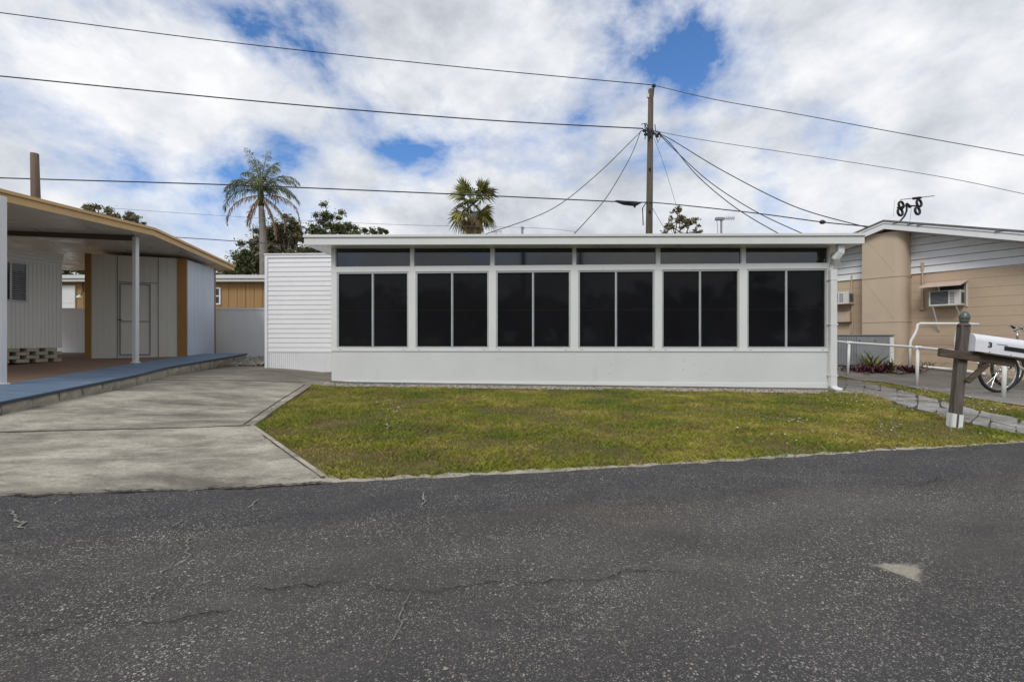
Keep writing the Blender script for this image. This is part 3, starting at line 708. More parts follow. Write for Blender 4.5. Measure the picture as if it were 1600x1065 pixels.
# ------------------------------------------------------------------ LEFT NEIGHBOUR: raised floor, curb, carport
def D(x,y): return CZ-.728+.04*np.clip(y,1,12)
def dpt(px,py):
    rz=(py-CY)/FP; y=.728/(rz+.04); return (px-CX)/FP*y,y
o0=dpt(0,627.5); o1=dpt(212,585.5); o2=dpt(260,573.5); o3=dpt(385,552)
i0=dpt(1.5,601); i1=dpt(212,567)
dd=(Vector(o3)-Vector(o0)).normalized(); oN=Vector(o0)-dd*2.2
di=(Vector(i1)-Vector(i0)).normalized(); iN=Vector(i0)-di*3.5; iF=Vector(i1)+Vector((-.22,1))*2.4
deck=sheet('walkway',[tuple(oN),o0,o1,o2,o3,(o3[0]-.6,o3[1]+.05),tuple(iF),i1,i0,tuple(iN)],M['blue'],0,hf=D,step=.4,thick=.06)
sheet('patio',[tuple(iN),i0,i1,tuple(iF),(-7.6,11.3),(-14,11.3),(-14,1.8)],M['carpet'],-.012,hf=D,step=.5,thick=.06)
b=MB(); 
for a,c in ((tuple(oN),o0),(o0,o1),(o1,o2),(o2,o3),(o3,(o3[0]-.6,o3[1]+.05))):
    A=Vector((*a,float(D(*a))-.012)); C=Vector((*c,float(D(*c))-.012)); q=Vector((dd.y,-dd.x,0))*.012
    b.bar(A+q,C+q,.03,.028)
b.build('nosing',M['bluedark'],deck)
cb=thing('curb_wall','low rough block kerb holding up the blue walkway','kerb wall',(o1[0],o1[1],float(G(*o1))))
pts=[oN,Vector(o0),Vector(o1),Vector(o2),Vector(o3)]; r=random.Random(2); b=MB()
acc=[]
for a,c in zip(pts[:-1],pts[1:]):
    L_=(c-a).length; n=max(1,round(L_/.40))
    for i in range(n):
        p=a.lerp(c,(i+.02)/n); q=a.lerp(c,(i+.98)/n); t=(q-p).normalized(); s_=Vector((t.y,-t.x)); sub=6
        ring=[]
        for k in range(sub+1):
            w=p.lerp(q,k/sub); zt_=float(D(w.x,w.y))-.027; zb_=float(G(w.x,w.y))-.05
            e=.0 if k in (0,sub) else .012
            for j in range(4):
                f=j/3; o_=s_*(e+r.uniform(-.006,.009)+(.01 if j in(1,2) else 0)); ring.append(Vector((w.x+o_.x,w.y+o_.y,zb_+(zt_-zb_)*f)))
            bk=w-s_*.15; ring+= [Vector((bk.x,bk.y,zt_)),Vector((bk.x,bk.y,zb_))]
        base=len(b.v); b.v+=ring
        for k in range(sub):
            for j in range(6):
                j2=(j+1)%6; b.f.append((base+k*6+j,base+k*6+j2,base+k*6+6+j2,base+k*6+6+j))
        b.f.append(tuple(base+j for j in range(6))); b.f.append(tuple(base+sub*6+j for j in range(6)))
b.build('blocks',M['curb'],cb)
# carport
E=[at(-230,262,4.1),at(0,313,5.6),at(240,368,8.2),at(366,423,11.8)]
E[0].z=E[1].z-.08
cp=thing('carport','carport with ochre roof edge and white posts over a rust coloured floor','carport',(i1[0],i1[1],float(D(*i1))))
inn=[Vector((-13,E[0].y,E[0].z-.02)),Vector((-13,E[1].y,E[1].z-.02)),Vector((-13,E[2].y,E[2].z-.03)),Vector((-13,E[3].y,E[3].z))]
def slab(outer,inner,z0,z1,b,shrink=0):
    n=len(outer); base=len(b.v)
    for p,q in zip(outer,inner):
        d=(p-q).normalized()*shrink
        for zz in (z0,z1):
            b.v.append(p-d+Vector((0,0,zz))); b.v.append(q+Vector((0,0,zz)))
    for i in range(n-1):
        k=base+4*i; m_=k+4
        b.f+= [(k,k+1,m_+1,m_),(k+2,m_+2,m_+3,k+3),(k,m_,m_+2,k+2),(k+1,k+3,m_+3,m_+1)]
    k=base; b.f.append((k,k+2,k+3,k+1)); k=base+4*(n-1); b.f.append((k,k+1,k+3,k+2))
b=MB(); slab(E,inn,.012,.04,b,.03); b.build('ceiling',M['ceil'],cp)
b=MB(); slab(E,inn,.045,.11,b,.03); b.build('roof_deck',M['whiteroof'],cp)
def fas(b,off,z0,z1,th):
    Q=E+[Vector((E[3].x-1.0,E[3].y+.02,E[3].z))]
    Q2=[]
    for i,p in enumerate(Q):
        t=(Q[min(i+1,len(Q)-1)]-Q[max(i-1,0)]); t.z=0; t.normalize(); s_=Vector((t.y,-t.x,0)); Q2.append((p+s_*off,p+s_*(off-th)))
    base=len(b.v)
    for (a,c) in Q2:
        b.v+= [a+Vector((0,0,z0)),a+Vector((0,0,z1)),c+Vector((0,0,z1)),c+Vector((0,0,z0))]
    for i in range(len(Q)-1):
        for k in range(4): b.f.append((base+4*i+k,base+4*i+(k+1)%4,base+4*i+4+(k+1)%4,base+4*i+4+k))
    b.f.append((base,base+1,base+2,base+3)); e=base+4*(len(Q)-1); b.f.append((e,e+1,e+2,e+3))
b=MB(); fas(b,.0,0,.095,.028); fas(b,.035,.098,.14,.07); b.build('fascia',M['trim_tan'],cp)
def lerpE(y):
    for a,c in zip(E[:-1],E[1:]):
        if a.y<=y<=c.y: return a.lerp(c,(y-a.y)/(c.y-a.y))
    return E[-1]
for k,(q,px) in enumerate(((i0,4),(i1,212.5))):
    e=lerpE(q[1]); z1=e.z-.02; b=MB(); fr=Fr(q,(1,-.1)); b.box(fr,-.036,.036,-.036,.036,float(D(*q)),z1); b.box(fr,-.055,.055,-.055,.055,float(D(*q))+.0,float(D(*q))+.02)
    b.build('post',M['postw'],cp,bevel=.006)
b=MB()
e1=lerpE(i1[1]); b.bar(Vector((i1[0]-.05,i1[1]+.02,e1.z-.04)),Vector((-8.75,i1[1]-.55,e1.z-.06)),.05,.09)
b.bar(Vector((i0[0]-.1,i0[1],E[1].z-.045)),Vector((i1[0]-.06,i1[1]-.05,e1.z-.045)),.05,.05) if False else None
b.build('beam',M['beam'],cp)
# left neighbour's home
hw0=Vector(dpt(10,569.5)); hw1=Vector(dpt(96.5,563)); NH=Fr(hw0,hw1-hw0); NL=(hw1-hw0).length
nh=thing('ribbed_home','cream ribbed home wall with dark window under the carport','mobile home',(hw0.x,hw0.y,float(D(*hw0))))
nz0=NH.Z(96,543); nz1=NH.Z(96,417)
b=MB(); u=-5.0
while u<NL-.001:
    b.box(NH,u,min(u+.045,NL),-.03,.008,nz0,nz1); b.box(NH,min(u+.045,NL-.002),min(u+.065,NL-.001),-.03,.0,nz0,nz1); u+=.065
b.build('wall',M['home'],nh)
b=MB(); b.box(NH,-5,NL-.004,-3.5,-.031,nz0,nz1+.2); b.build('body',M['home'],nh)
b=MB(); 
for k in range(4): b.box(NH,-5,NL+.0,-.02,.012+.010*k,nz1+.001+.06*k,nz1+.058+.06*k)
b.build('eave_trim',M['home'],nh)
w0=NH.U(4);w1=NH.U(41.5); wz0=NH.Z(38,472);wz1=NH.Z(38,411); w0=w1-.95; b=MB(); t=.03
b.box(NH,w0,w0+t,.0,.03,wz0,wz1);b.box(NH,w1-t,w1,.0,.03,wz0,wz1);b.box(NH,w0+t,w1-t,.0,.03,wz0,wz0+t);b.box(NH,w0+t,w1-t,.0,.03,wz1-t,wz1); b.box(NH,NH.U(15)-.015,NH.U(15)+.015,.0,.028,wz0+t,wz1-t)
w=b.build('window',M['frame'],nh); b=MB(); b.box(NH,w0+t,w1-t,.009,.014,wz0+t,wz1-t); b.build('pane',M['glass'],w)
b=MB(); z=wz0+.05
while z<wz1-.04: b.box(NH,NH.U(15)+.02,w1-t-.002,.0145,.02,z,z+.018); z+=.035
b.build('blind',M['greymet'],w)
# open block skirting: little pierced blocks
b=MB(); dz0=lambda u: float(D(NH.p(u,0,0).x,NH.p(u,0,0).y))
rows=4; rh=(nz0-dz0(NL*.5))/rows
for rI in range(rows):
    u=-3.0+(.15 if rI%2 else 0); z=nz0-(rI+1)*rh
    while u<NL:
        b.box(NH,u,min(u+.20,NL+.01),-.12,.0-.004*(rI%2),z+.003,z+rh-.002); u+=.30
b.build('block_skirting',M['block'],nh,bevel=.004)
b=MB(); b.box(NH,-5,NL-.02,-.5,-.2,nz0-4*rh-.05,nz0); b.build('shade_backing',M['black'],nh)  # black backing stands for the shade behind the open blocks
# shed
sA=Vector((at(143,560,9.4).x,9.4)); sB=Vector((at(291,560,10.0).x,10.0)); SF=Fr(sA,sB-sA); SL=(sB-sA).length
sC=Vector((at(335,550,11.3).x,11.3)); SR=Fr(sB,sC-sB); SRL=(sC-sB).length
sh=thing('shed','cream shed with brown corner posts and a screen door at the end of the carport','shed',(sA.x,sA.y,float(D(*sA))))
szt=CZ+1.80
def sz0(F_,u): p=F_.p(u,0,0); return float(D(p.x,p.y))-.01
b=MB(); u=0
while u<SL-.01:
    b.box(SF,u,min(u+.096,SL),-.03,.0,sz0(SF,SL*.5)-.03,szt); b.box(SF,min(u+.096,SL),min(u+.1,SL),-.03,-.003,sz0(SF,SL*.5)-.03,szt); u+=.1
b.build('front_wall',M['shed'],sh)
b=MB(); u=.06
while u<SRL-.01:
    b.box(SR,u,min(u+.145,SRL),-.03,.0,sz0(SR,.6)-.03,szt-.01); b.box(SR,min(u+.145,SRL),min(u+.15,SRL),-.03,-.003,sz0(SR,.6)-.03,szt-.01); u+=.15
b.build('side_wall',M['shedskylit'],sh)
b=MB(); b.box(SF,SL-.16,SL+.012,-.01,.022,sz0(SF,SL)-.04,szt); b.build('corner_post',M['brown'],sh)
b=MB(); u9=SF.U(133); b.box(SF,u9,-.001,-.06,.02,sz0(SF,0)-.04,szt); b.build('corner_post',M['brown'],sh)
b=MB(); b.box(SR,SRL+.001,SRL+.05,-.03,.012,sz0(SR,SRL)-.1,szt); b.build('corner_post',M['brown'],sh)
b=MB(); b.hexa([Vector((*p,z)) for z in (.3,szt-.02) for p in ((SF.p(.02,-.04,0).xy.to_tuple()),(SF.p(SL-.05,-.04,0).xy.to_tuple()),(SR.p(SRL-.02,-.04,0).xy.to_tuple()),(SR.p(SRL-.02,-2.,0).xy.to_tuple()))]); b.build('body',M['shed'],sh)
b=MB()
for px in (183.5,247.5): 
    u=SF.U(px); b.box(SF,u-.008,u+.008,.0005,.008,sz0(SF,.8),szt-.004)
b.box(SF,SF.U(183.5)+.009,SF.U(247.5)-.009,.0005,.008,SF.Z(215,442),SF.Z(215,442)+.016)
b.build('panel_batten',M['greymet'],sh)
d0,d1=SF.U(187),SF.U(235.5); dz1=SF.Z(215,443.5); dz0_=sz0(SF,.8)+.05; b=MB(); t=.022
b.box(SF,d0,d0+t,.001,.02,dz0_,dz1);b.box(SF,d1-t,d1,.001,.02,dz0_,dz1);b.box(SF,d0+t,d1-t,.001,.02,dz1-t,dz1);b.box(SF,d0+t,d1-t,.001,.02,dz0_,dz0_+t); zm=SF.Z(212,502); b.box(SF,d0+t,d1-t,.001,.02,zm-.01,zm+.01)
dr_=b.build('door',M['greymet'],sh)
b=MB(); b.box(SF,d0+t,d1-t,.001,.006,dz0_+t,dz1-t); b.build('door_panel',M['shed'],dr_)
b=MB(); b.tube([SF.p(d0-.01,.02,zm+.03),SF.p(d0-.01,.05,zm+.03),SF.p(d0+.05,.055,zm+.03)],.009,8); b.build('handle',M['blackpaint'],dr_)
# fence
FE=Fr((at(97,500,11.9).x-2.5,11.95),(1,-.012)); fe=thing('vinyl_fence','white vinyl fence between the shed and the white home','fence',(-6,11.9,.35))
f0=0;f1=FE.U(420); ft=CZ+.86; b=MB(); u=f0
while u<f1:
    b.box(FE,u,u+.148,-.02,.0,.31,ft-.05); b.box(FE,u+.148,u+.152,-.02,-.004,.31,ft-.05); u+=.152
b.build('boards',M['fence'],fe)
b=MB(); b.box(FE,f0,f1,-.035,.018,ft-.05,ft); b.build('top_rail',M['fence'],fe)
b=MB(); b.box(FE,f0,FE.U(140),.001,.02,.3,.44); b.build('dark_footing',M['black'],fe)
# brown house behind
BH=Fr((at(60,500,16).x-2,16),(1,.0)); bh=thing('brown_house','brown board sided house with flat white roof behind the white fence','house',(-10,16,.4))
bt=CZ+(CY-441)/FP*16; b=MB(); u=0; ue_=BH.U(430)
while u<ue_:
    b.box(BH,u,u+.28,-.05,.0,.3,bt); b.box(BH,u+.28,u+.30,-.05,-.015,.3,bt); u+=.3
b.build('wall',M['brownhouse'],bh)
b=MB(); b.box(BH,-.3,ue_+.3,-5,.25,bt+.001,bt+.10); b.box(BH,-.3,ue_+.3,-5,.30,bt+.103,bt+.22); b.build('roof',M['whiteroof'],bh)
a0,a1=BH.U(336),BH.U(345.5); a0=a1-.75; b=MB(); z0,z1=BH.Z(342,476),BH.Z(342,449)
b.box(BH,a0,a0+.05,.001,.04,z0,z1);b.box(BH,a1-.05,a1,.001,.04,z0,z1);b.box(BH,a0+.05,a1-.05,.001,.04,z0,z0+.05);b.box(BH,a0+.05,a1-.05,.001,.04,z1-.05,z1);b.box(BH,a0+.05,a1-.05,.001,.035,(z0+z1)/2-.02,(z0+z1)/2+.02)
w=b.build('window',M['winwhite'],bh); b=MB(); b.box(BH,a0+.05,a1-.05,.002,.01,z0+.05,z1-.05); b.build('pane',M['glass'],w)
b=MB(); a0,a1=BH.U(92),BH.U(119); z0,z1=.4,BH.Z(105,446); b.box(BH,a0,a1,.001,.05,z0,z1)
for zz in (.25,.5,.75): b.box(BH,a0+.1,a1-.1,.051,.058,z0+(z1-z0)*zz-.02,z0+(z1-z0)*zz)
dd_=b.build('door',M['winwhite'],bh)
lp=at(125,461,15.85); b=MB(); b.lathe(lp,(0,-.4,-1),[(.03,0),(.07,.06),(.075,.12)],10); b.build('wall_lamp',M['winwhite'],bh)
b=MB(); b.tube([lp+Vector((-.02,.1,.45)),lp+Vector((0,.1,.2)),lp+Vector((0,.05,0))],.02,6); b.build('conduit',M['beam'],bh)
# ------------------------------------------------------------------ RIGHT NEIGHBOUR
wb=gp(1544,586); RW=Fr((wb.x,wb.y),(.56,-.83))   # u grows towards the street (right of picture)
assert RW.n.x<0 or True
rh=thing('block_house','tan block house with white siding in the gable right of the sunroom','house',(wb.x,wb.y,wb.z))
ru0=-6.5; ru1=5.5; rz0=-.1
zs=RW.Z(1600,413); b=MB(); z=zs; rows=0
ub=(RW.U(1347),RW.U(1422))
courses=MB(); c_h=.203; z=zs
while z>rz0:
    courses.box(RW,ru0,ru1,-.2,.0,max(z-c_h+.005,rz0),z); courses.box(RW,ru0,ru1,-.2,-.010,max(z-c_h,rz0-.01),max(z-c_h+.005,rz0)); z-=c_h
courses.build('block_wall',M['tan'],rh)
OVR=.55; ur=RW.U(1381,OVR); zr_=RW.Z(1381,346,OVR); uq=RW.U(1600,OVR); zq=RW.Z(1600,363,OVR); slope=(zr_-zq)/(uq-ur)
def rake(u): return zr_-slope*abs(u-ur)
# gable siding, lapped
b=MB(); z=zs+.002; ph=.165
while z<zr_-.15:
    hw=max(0,(zr_-.16-z)/slope); hw1=max(0.02,(zr_-.16-(z+ph))/slope)
    u0=max(ru0,ur-hw);u1=min(ru1,ur+hw);v0=max(ru0,ur-hw1);v1=min(ru1,ur+hw1)
    b.hexa([RW.p(u0,.034,z+.011),RW.p(u1,.034,z+.011),RW.p(u1,-.1,z+.011),RW.p(u0,-.1,z+.011),RW.p(v0,.006,z+ph),RW.p(v1,.006,z+ph),RW.p(v1,-.1,z+ph),RW.p(v0,-.1,z+ph)]); z+=ph
b.build('gable_siding',M['nsid'],rh)
def raker(b,n0,n1,t0,t1):
    for (a,c) in ((ur-6.0,ur),(ur,ur+6.0)):
        b.hexa([RW.p(a,n1,rake(a)+t0),RW.p(c,n1,rake(c)+t0),RW.p(c,n0,rake(c)+t0),RW.p(a,n0,rake(a)+t0),
                RW.p(a,n1,rake(a)+t1),RW.p(c,n1,rake(c)+t1),RW.p(c,n0,rake(c)+t1),RW.p(a,n0,rake(a)+t1)])
b=MB(); raker(b,OVR-.03,OVR,-.17,-.045); raker(b,OVR-.03,OVR+.02,-.042,-.005); b.build('rake_board',M['nsid'],rh)
b=MB(); raker(b,-.1,OVR-.032,-.16,-.13); b.build('soffit',M['soffit'],rh)
b=MB(); raker(b,-8,OVR+.035,.0,.036)
rf=b.build('roof',M['shingle'],rh)
b=MB(); r=random.Random(6); u=ur+.15
while u<ur+5.5:
    for nn in range(4):
        u_=u+r.uniform(-.03,.03); b.box(RW,u_,u_+.18,OVR-.3*nn-.31,OVR-.3*nn-.01+r.uniform(0,.04),rake(u_)-.05,rake(u_+.09)+.0+r.uniform(0,.006))
    u+=.15
b.build('shingles',M['shingle'],rf)
# tan rounded bump-out
PB=.42; f0,f1=RW.U(1347,PB),RW.U(1397,PB); rd=.20; ztb=CZ+(CY-369)/FP*RW.Y(f0,PB)
def bump(b,z0,z1,gr=0):
    pts=[(f0,-.02),(f0,PB+gr)]
    for k in range(9):
        a=math.pi/2*(1-k/8); pts.append((f1+(rd+gr)*math.cos(a),PB-rd+(rd+gr)*math.sin(a)))
    pts.append((f1+rd+gr,-.02)); m=len(pts)
    b.add([RW.p(u,n,z0) for u,n in pts]+[RW.p(u,n,z1) for u,n in pts],[tuple(range(m)),tuple(range(m,2*m))]+[(k,(k+1)%m,m+(k+1)%m,m+k) for k in range(m)])
zm1=RW.Z(1397,431,PB); zm2=RW.Z(1397,502,PB)
for (z0,z1) in ((rz0,zm2-.008),(zm2,zm1-.008),(zm1,ztb)):
    b=MB(); bump(b,z0,z1); b.build('bay_panel',M['tanflat'],rh)
b=MB(); bump(b,zm1-.014,zm1+.012,.012); bump(b,zm2-.012,zm2+.008,.010)
for (z0,z1) in ((zm2+.02,zm1-.05),(zm1+.05,ztb-.05)):
    b.bar(RW.p(f0+.05,PB+.001,z1),RW.p(f1,PB+.001,z0+.05),.012,.008,side=RW.n.cross(Vector((0,0,1))))
b.build('bay_seam',M['tanflat'],rh)
# cable and conduits
def wpt(px,py,n=.02): return RW.p(RW.U(px,n),n,RW.Z(px,py,n))
b=MB(); b.tube([wpt(1441,412,.04),wpt(1441.5,440,.04),wpt(1442,476,.04),wpt(1440,482,.05),wpt(1437,484,.03)],.016,8); b.lathe(wpt(1441,482,.05),RW.n,[(.03,-.03),(.035,.0),(.02,.02)],10); b.tube([wpt(1441,410,.04),wpt(1441,422,.04)],.026,8); b.build('conduit',M['tanflat'],rh)
b=MB(); b.tube([wpt(1330.5,430,.04),wpt(1331,470,.04),wpt(1332,505,.04),wpt(1331,520,.04)],.016,8); b.build('conduit',M['tan'],rh)
b=MB(); b.tube([wpt(1422,350,.3),wpt(1422,368,.06),wpt(1420,420,.03),wpt(1419,450,.035),wpt(1416,478,.03),wpt(1418,455,.03),wpt(1423,451,.02)],.010,6); b.build('cable',M['beam'],rh)
b=MB(); u=RW.U(1320,.1); b.box(RW,u-.17,u+.12,.001,.14,RW.Z(1320,503,.1),RW.Z(1320,487,.1)); b.build('meter_box',M['tanflat'],rh,bevel=.01)
b=MB(); u=RW.U(1309,.1); b.box(RW,u-.12,u+.06,.001,.1,RW.Z(1310,503,.1),RW.Z(1310,493,.1)); b.build('small_box',M['ac'],rh,bevel=.008)
# window air conditioners
def acu(px0,px1,py0,py1,label,awn,gr=None):
    n=.34; u0,u1=RW.U(px0,n),RW.U(px1,n); 
    if px1<1340: u0=u1-.62
    z0,z1=RW.Z((px0+px1)/2,py1,n),RW.Z((px0+px1)/2,py0,n)
    a=thing('air_conditioner',label,'air conditioner',RW.p((u0+u1)/2,0,z0),'window air conditioners on the tan house')
    b=MB(); b.box(RW,u0,u1,.001,n,z0,z1); b.build('housing',M['ac'],a,bevel=.008)
    w=u1-u0; b=MB(); b.box(RW,u0+.03,u0+w*.62,n+.001,n+.004,z0+.04,z1-.02); g=b.build('grille',M['grille'],a)
    b=MB(); k=z0+.055
    while k<z1-.03: b.box(RW,u0+.032,u0+w*.62-.002,n+.0045,n+.008,k,k+.006); k+=.028
    b.build('louvre',M['greymet'],g)
    b=MB()
    for i in range(4):
        for j in range(2):
            zz=z0+.05+i*(z1-z0-.08)/4; uu=u0+w*.68+j*w*.07; b.box(RW,uu,uu+w*.055,n+.001,n+.004,zz,zz+(z1-z0)*.15)
    b.build('control_vent',M['greymet'],a)
    b=MB()
    # side fins facing the street
    for k in range(7): b.box(RW,u1+.001,u1+.004,.06+k*.035,.08+k*.035,z0+.05,z1-.05)
    b.build('side_louvre',M['grille'],a)
    if awn:
        b=MB(); zt_=z1+.20; za=z1+.07
        b.hexa([RW.p(u0-.12,n+.22,za),RW.p(u1+.05,n+.22,za),RW.p(u1+.05,.001,zt_),RW.p(u0-.12,.001,zt_),RW.p(u0-.12,n+.22,za+.02),RW.p(u1+.05,n+.22,za+.02),RW.p(u1+.05,.001,zt_+.02),RW.p(u0-.12,.001,zt_+.02)])
        b.build('awning',M['pink'],a)
        b=MB(); b.box(RW,u1+.02,u1+.045,.001,.03,z0-.02,zt_); b.build('awning_frame',M['ac'],a); b=MB(); b.tube([RW.p(u0+w*.35,n+.02,z1),RW.p(u0+w*.35,n+.1,za+.05)],.012,6)
        b.build('awning_frame',M['ac'],a)
        for A1,A2 in ((RW.p(u0+.06,n-.02,z0),RW.p(u0+.1,.01,z0-.55)),(RW.p(u1-.08,n-.02,z0),RW.p(u1-.04,.01,z0-.35))): b=MB(); b.tube([A1,A2],.013,6); b.build('bracket',M['ac'],a)
        b=MB(); b.box(RW,u0+.1,u1-.02,.001,.02,z1+.001,z1+.17); b.build('dark_opening',M['grille'],a)
    return a
acu(1451,1501,453.5,477.5,'large window air conditioner under a pink metal awning',True)
acu(1300,1326,456,475,'smaller window air conditioner beside the downspout, partly hidden',False)
# ground level pipe along wall
b=MB(); b.tube([wpt(1443,572.5,.25),wpt(1500,578,.25),wpt(1540,584,.25)],.03,8); tag(b.build('ground_pipe',M['pvc']),'white pipe lying along the foot of the tan wall','pipe')
# grey metal cabinet
gc=at(1395,569,10.25); GC=Fr((gc.x,gc.y),(.99,-.06)); gu0=GC.U(1300);gu1=GC.U(1396)
gt=GC.Z(1390,522.5); g=thing('metal_cabinet','low grey ribbed metal cabinet in front of the tan bay','cabinet',GC.p((gu0+gu1)/2,0,gc.z))
b=MB(); b.box(GC,gu0-.3,gu1,-.35,.0,gc.z-.03,gt-.02); b.box(GC,gu0-.3,gu0+(gu1-gu0)*.42,.001,.004,gc.z,gt-.03); b.build('body',M['greymet'],g)
b=MB(); u=gu0-.3
while u<gu0+(gu1-gu0)*.42: b.box(GC,u,u+.03,.0045,.02,gc.z,gt-.04); u+=.055
b.build('ribs',M['greymet'],g); b=MB(); b.box(GC,gu0-.32,gu1+.02,-.37,.03,gt-.0195,gt); b.build('lid',M['greymet'],g,bevel=.005)
b=MB(); b.box(GC,gu1-.09,gu1-.01,.003,.03,gc.z+.05,gt-.06)
b.build('white_strip',M['pvc'],g)
for px in (1343,1367): b=MB(); b.lathe(GC.p(GC.U(px),.001,GC.Z(px,532)),GC.n,[(.012,0),(.012,.01)],10); b.build('knob',M['blackpaint'],g)
# railings
def pipe(pts,r,name,m,parent,seg=12):
    b=MB(); b.tube(pts,r,seg); return b.build(name,m,parent,smooth=True)
q1=gp(1324.5,586.5); q2=gp(1432.5,602); q3=gp(1568,621)
rl=thing('pipe_railing','long white pipe railing on leaning posts between strip grass and pad','railing',q2)
def up(q,px,py): return at(px,py,q.y)
t1=up(q1,1327,535);t2=up(q2,1434,542.5);t3=up(q3,1570,556)
pipe([q1-Vector((0,0,.03)),t1],.024,'post',M['pvc'],rl); pipe([q2-Vector((0,0,.03)),t2],.026,'post',M['pvc'],rl); pipe([q3-Vector((0,0,.03)),t3],.026,'post',M['pvc'],rl)
t0=at(1300,532.5,q1.y+.25); tE=t3+(t3-t2)*.9
pipe([t0,t1,t2,t2.lerp(t3,.98),tE],.022,'rail',M['pvc'],rl)
for p in (t1,t2): b=MB(); b.tube([p-Vector((.05,-.01,-.002)),p+Vector((.05,-.01,-.006))],.031,12); b.build('fitting',M['pvc'],rl)
h0=at(1421.5,573,10.1); yy=h0.y
hr=thing('hand_rail','white bent pipe handrail in front of the tan wall','handrail',h0)
y2=9.6; h1=at(1494,580,y2)
HP=[h0-Vector((0,0,.02)),at(1422,540,yy),at(1423.5,532,yy),at(1431,519,yy),at(1433,513,yy),at(1434,507,yy),at(1438,505,yy),at(1500,505.5,y2),at(1530,506.5,y2-.2)]
pipe(HP,.027,'rail',M['pvc'],hr); pipe([h1-Vector((0,0,.02)),at(1493,530,y2),at(1497,512,y2),at(1499,505.8,y2)],.027,'post',M['pvc'],hr)
# garden plants beside the cabinet
def leafplant(name,label,c,n,length,w,mat,seed,spread=.9,cat='plant',up_=.6):
    r=np.random.default_rng(seed); V=[];Fc=[];R=[]
    for i in range(n):
        a=r.uniform(0,2*np.pi); el=r.uniform(up_*.3,1.35); L=length*r.uniform(.5,1.1); base=np.array([c[0]+r.normal(0,spread*.25),c[1]+r.normal(0,spread*.12),c[2]])
        k=5; dirh=np.array([np.cos(a),np.sin(a),0]); sd_=np.array([-np.sin(a),np.cos(a),0]); b0=len(V); rr=r.random()
        for j in range(k+1):
            t=j/k; p=base+dirh*L*np.cos(el)*t+np.array([0,0,1])*(L*np.sin(el)*t-L*.45*t*t); ww=w*(1-t)**.6*min(1,.5+t*2)
            V+= [p-sd_*ww/2,p+sd_*ww/2]; R+= [rr,rr]
        for j in range(k): Fc.append((b0+2*j,b0+2*j+1,b0+2*j+3,b0+2*j+2))
    o=np_mesh(name,np.array(V),np.array(Fc),np.array(R),mat); tag(o,label,cat); return o
pc=gy(1362,9.85); leafplant('red_leaf_plant','dark red spreading plant in front of the grey cabinet',pc,420,.34,.035,M['redleaf'],1,1.1)
pc=gy(1410,9.8); leafplant('red_leaf_plant','dark red spreading plant at the foot of the handrail',pc,260,.32,.035,M['redleaf'],2,.7)
pc=gy(1388,9.9); leafplant('spiky_plant','pale yellow spiky plant between the dark red plants',pc,120,.55,.035,M['agave'],3,.35)
pc=gy(1364,10.0); leafplant('strap_leaf_plant','tall green strap leaved plant against the grey cabinet',pc,24,.85,.05,M['fan'],4,.2,up_=3)
pc=gy(1450,10.25); leafplant('weed_plant','small green weed against the tan wall beside the handrail',pc,60,.40,.02,M['leafb'],6,.4)
rk=gy(1403,9.65); rock=MB(); bmx=bmesh.new(); bmesh.ops.create_icosphere(bmx,subdivisions=2,radius=.1)
rock.add([(rk.x+v.co.x*1.5*(1+.3*mnoise.noise(v.co*9)),rk.y+v.co.y,rk.z+.02+v.co.z*.5*(1+.5*mnoise.noise(v.co*7))) for v in bmx.verts],[tuple(v.index for v in f.verts) for f in bmx.faces]); bmx.free()
tag(rock.build('garden_rock',M['stone']),'pale rock among the dark red plants','rock')
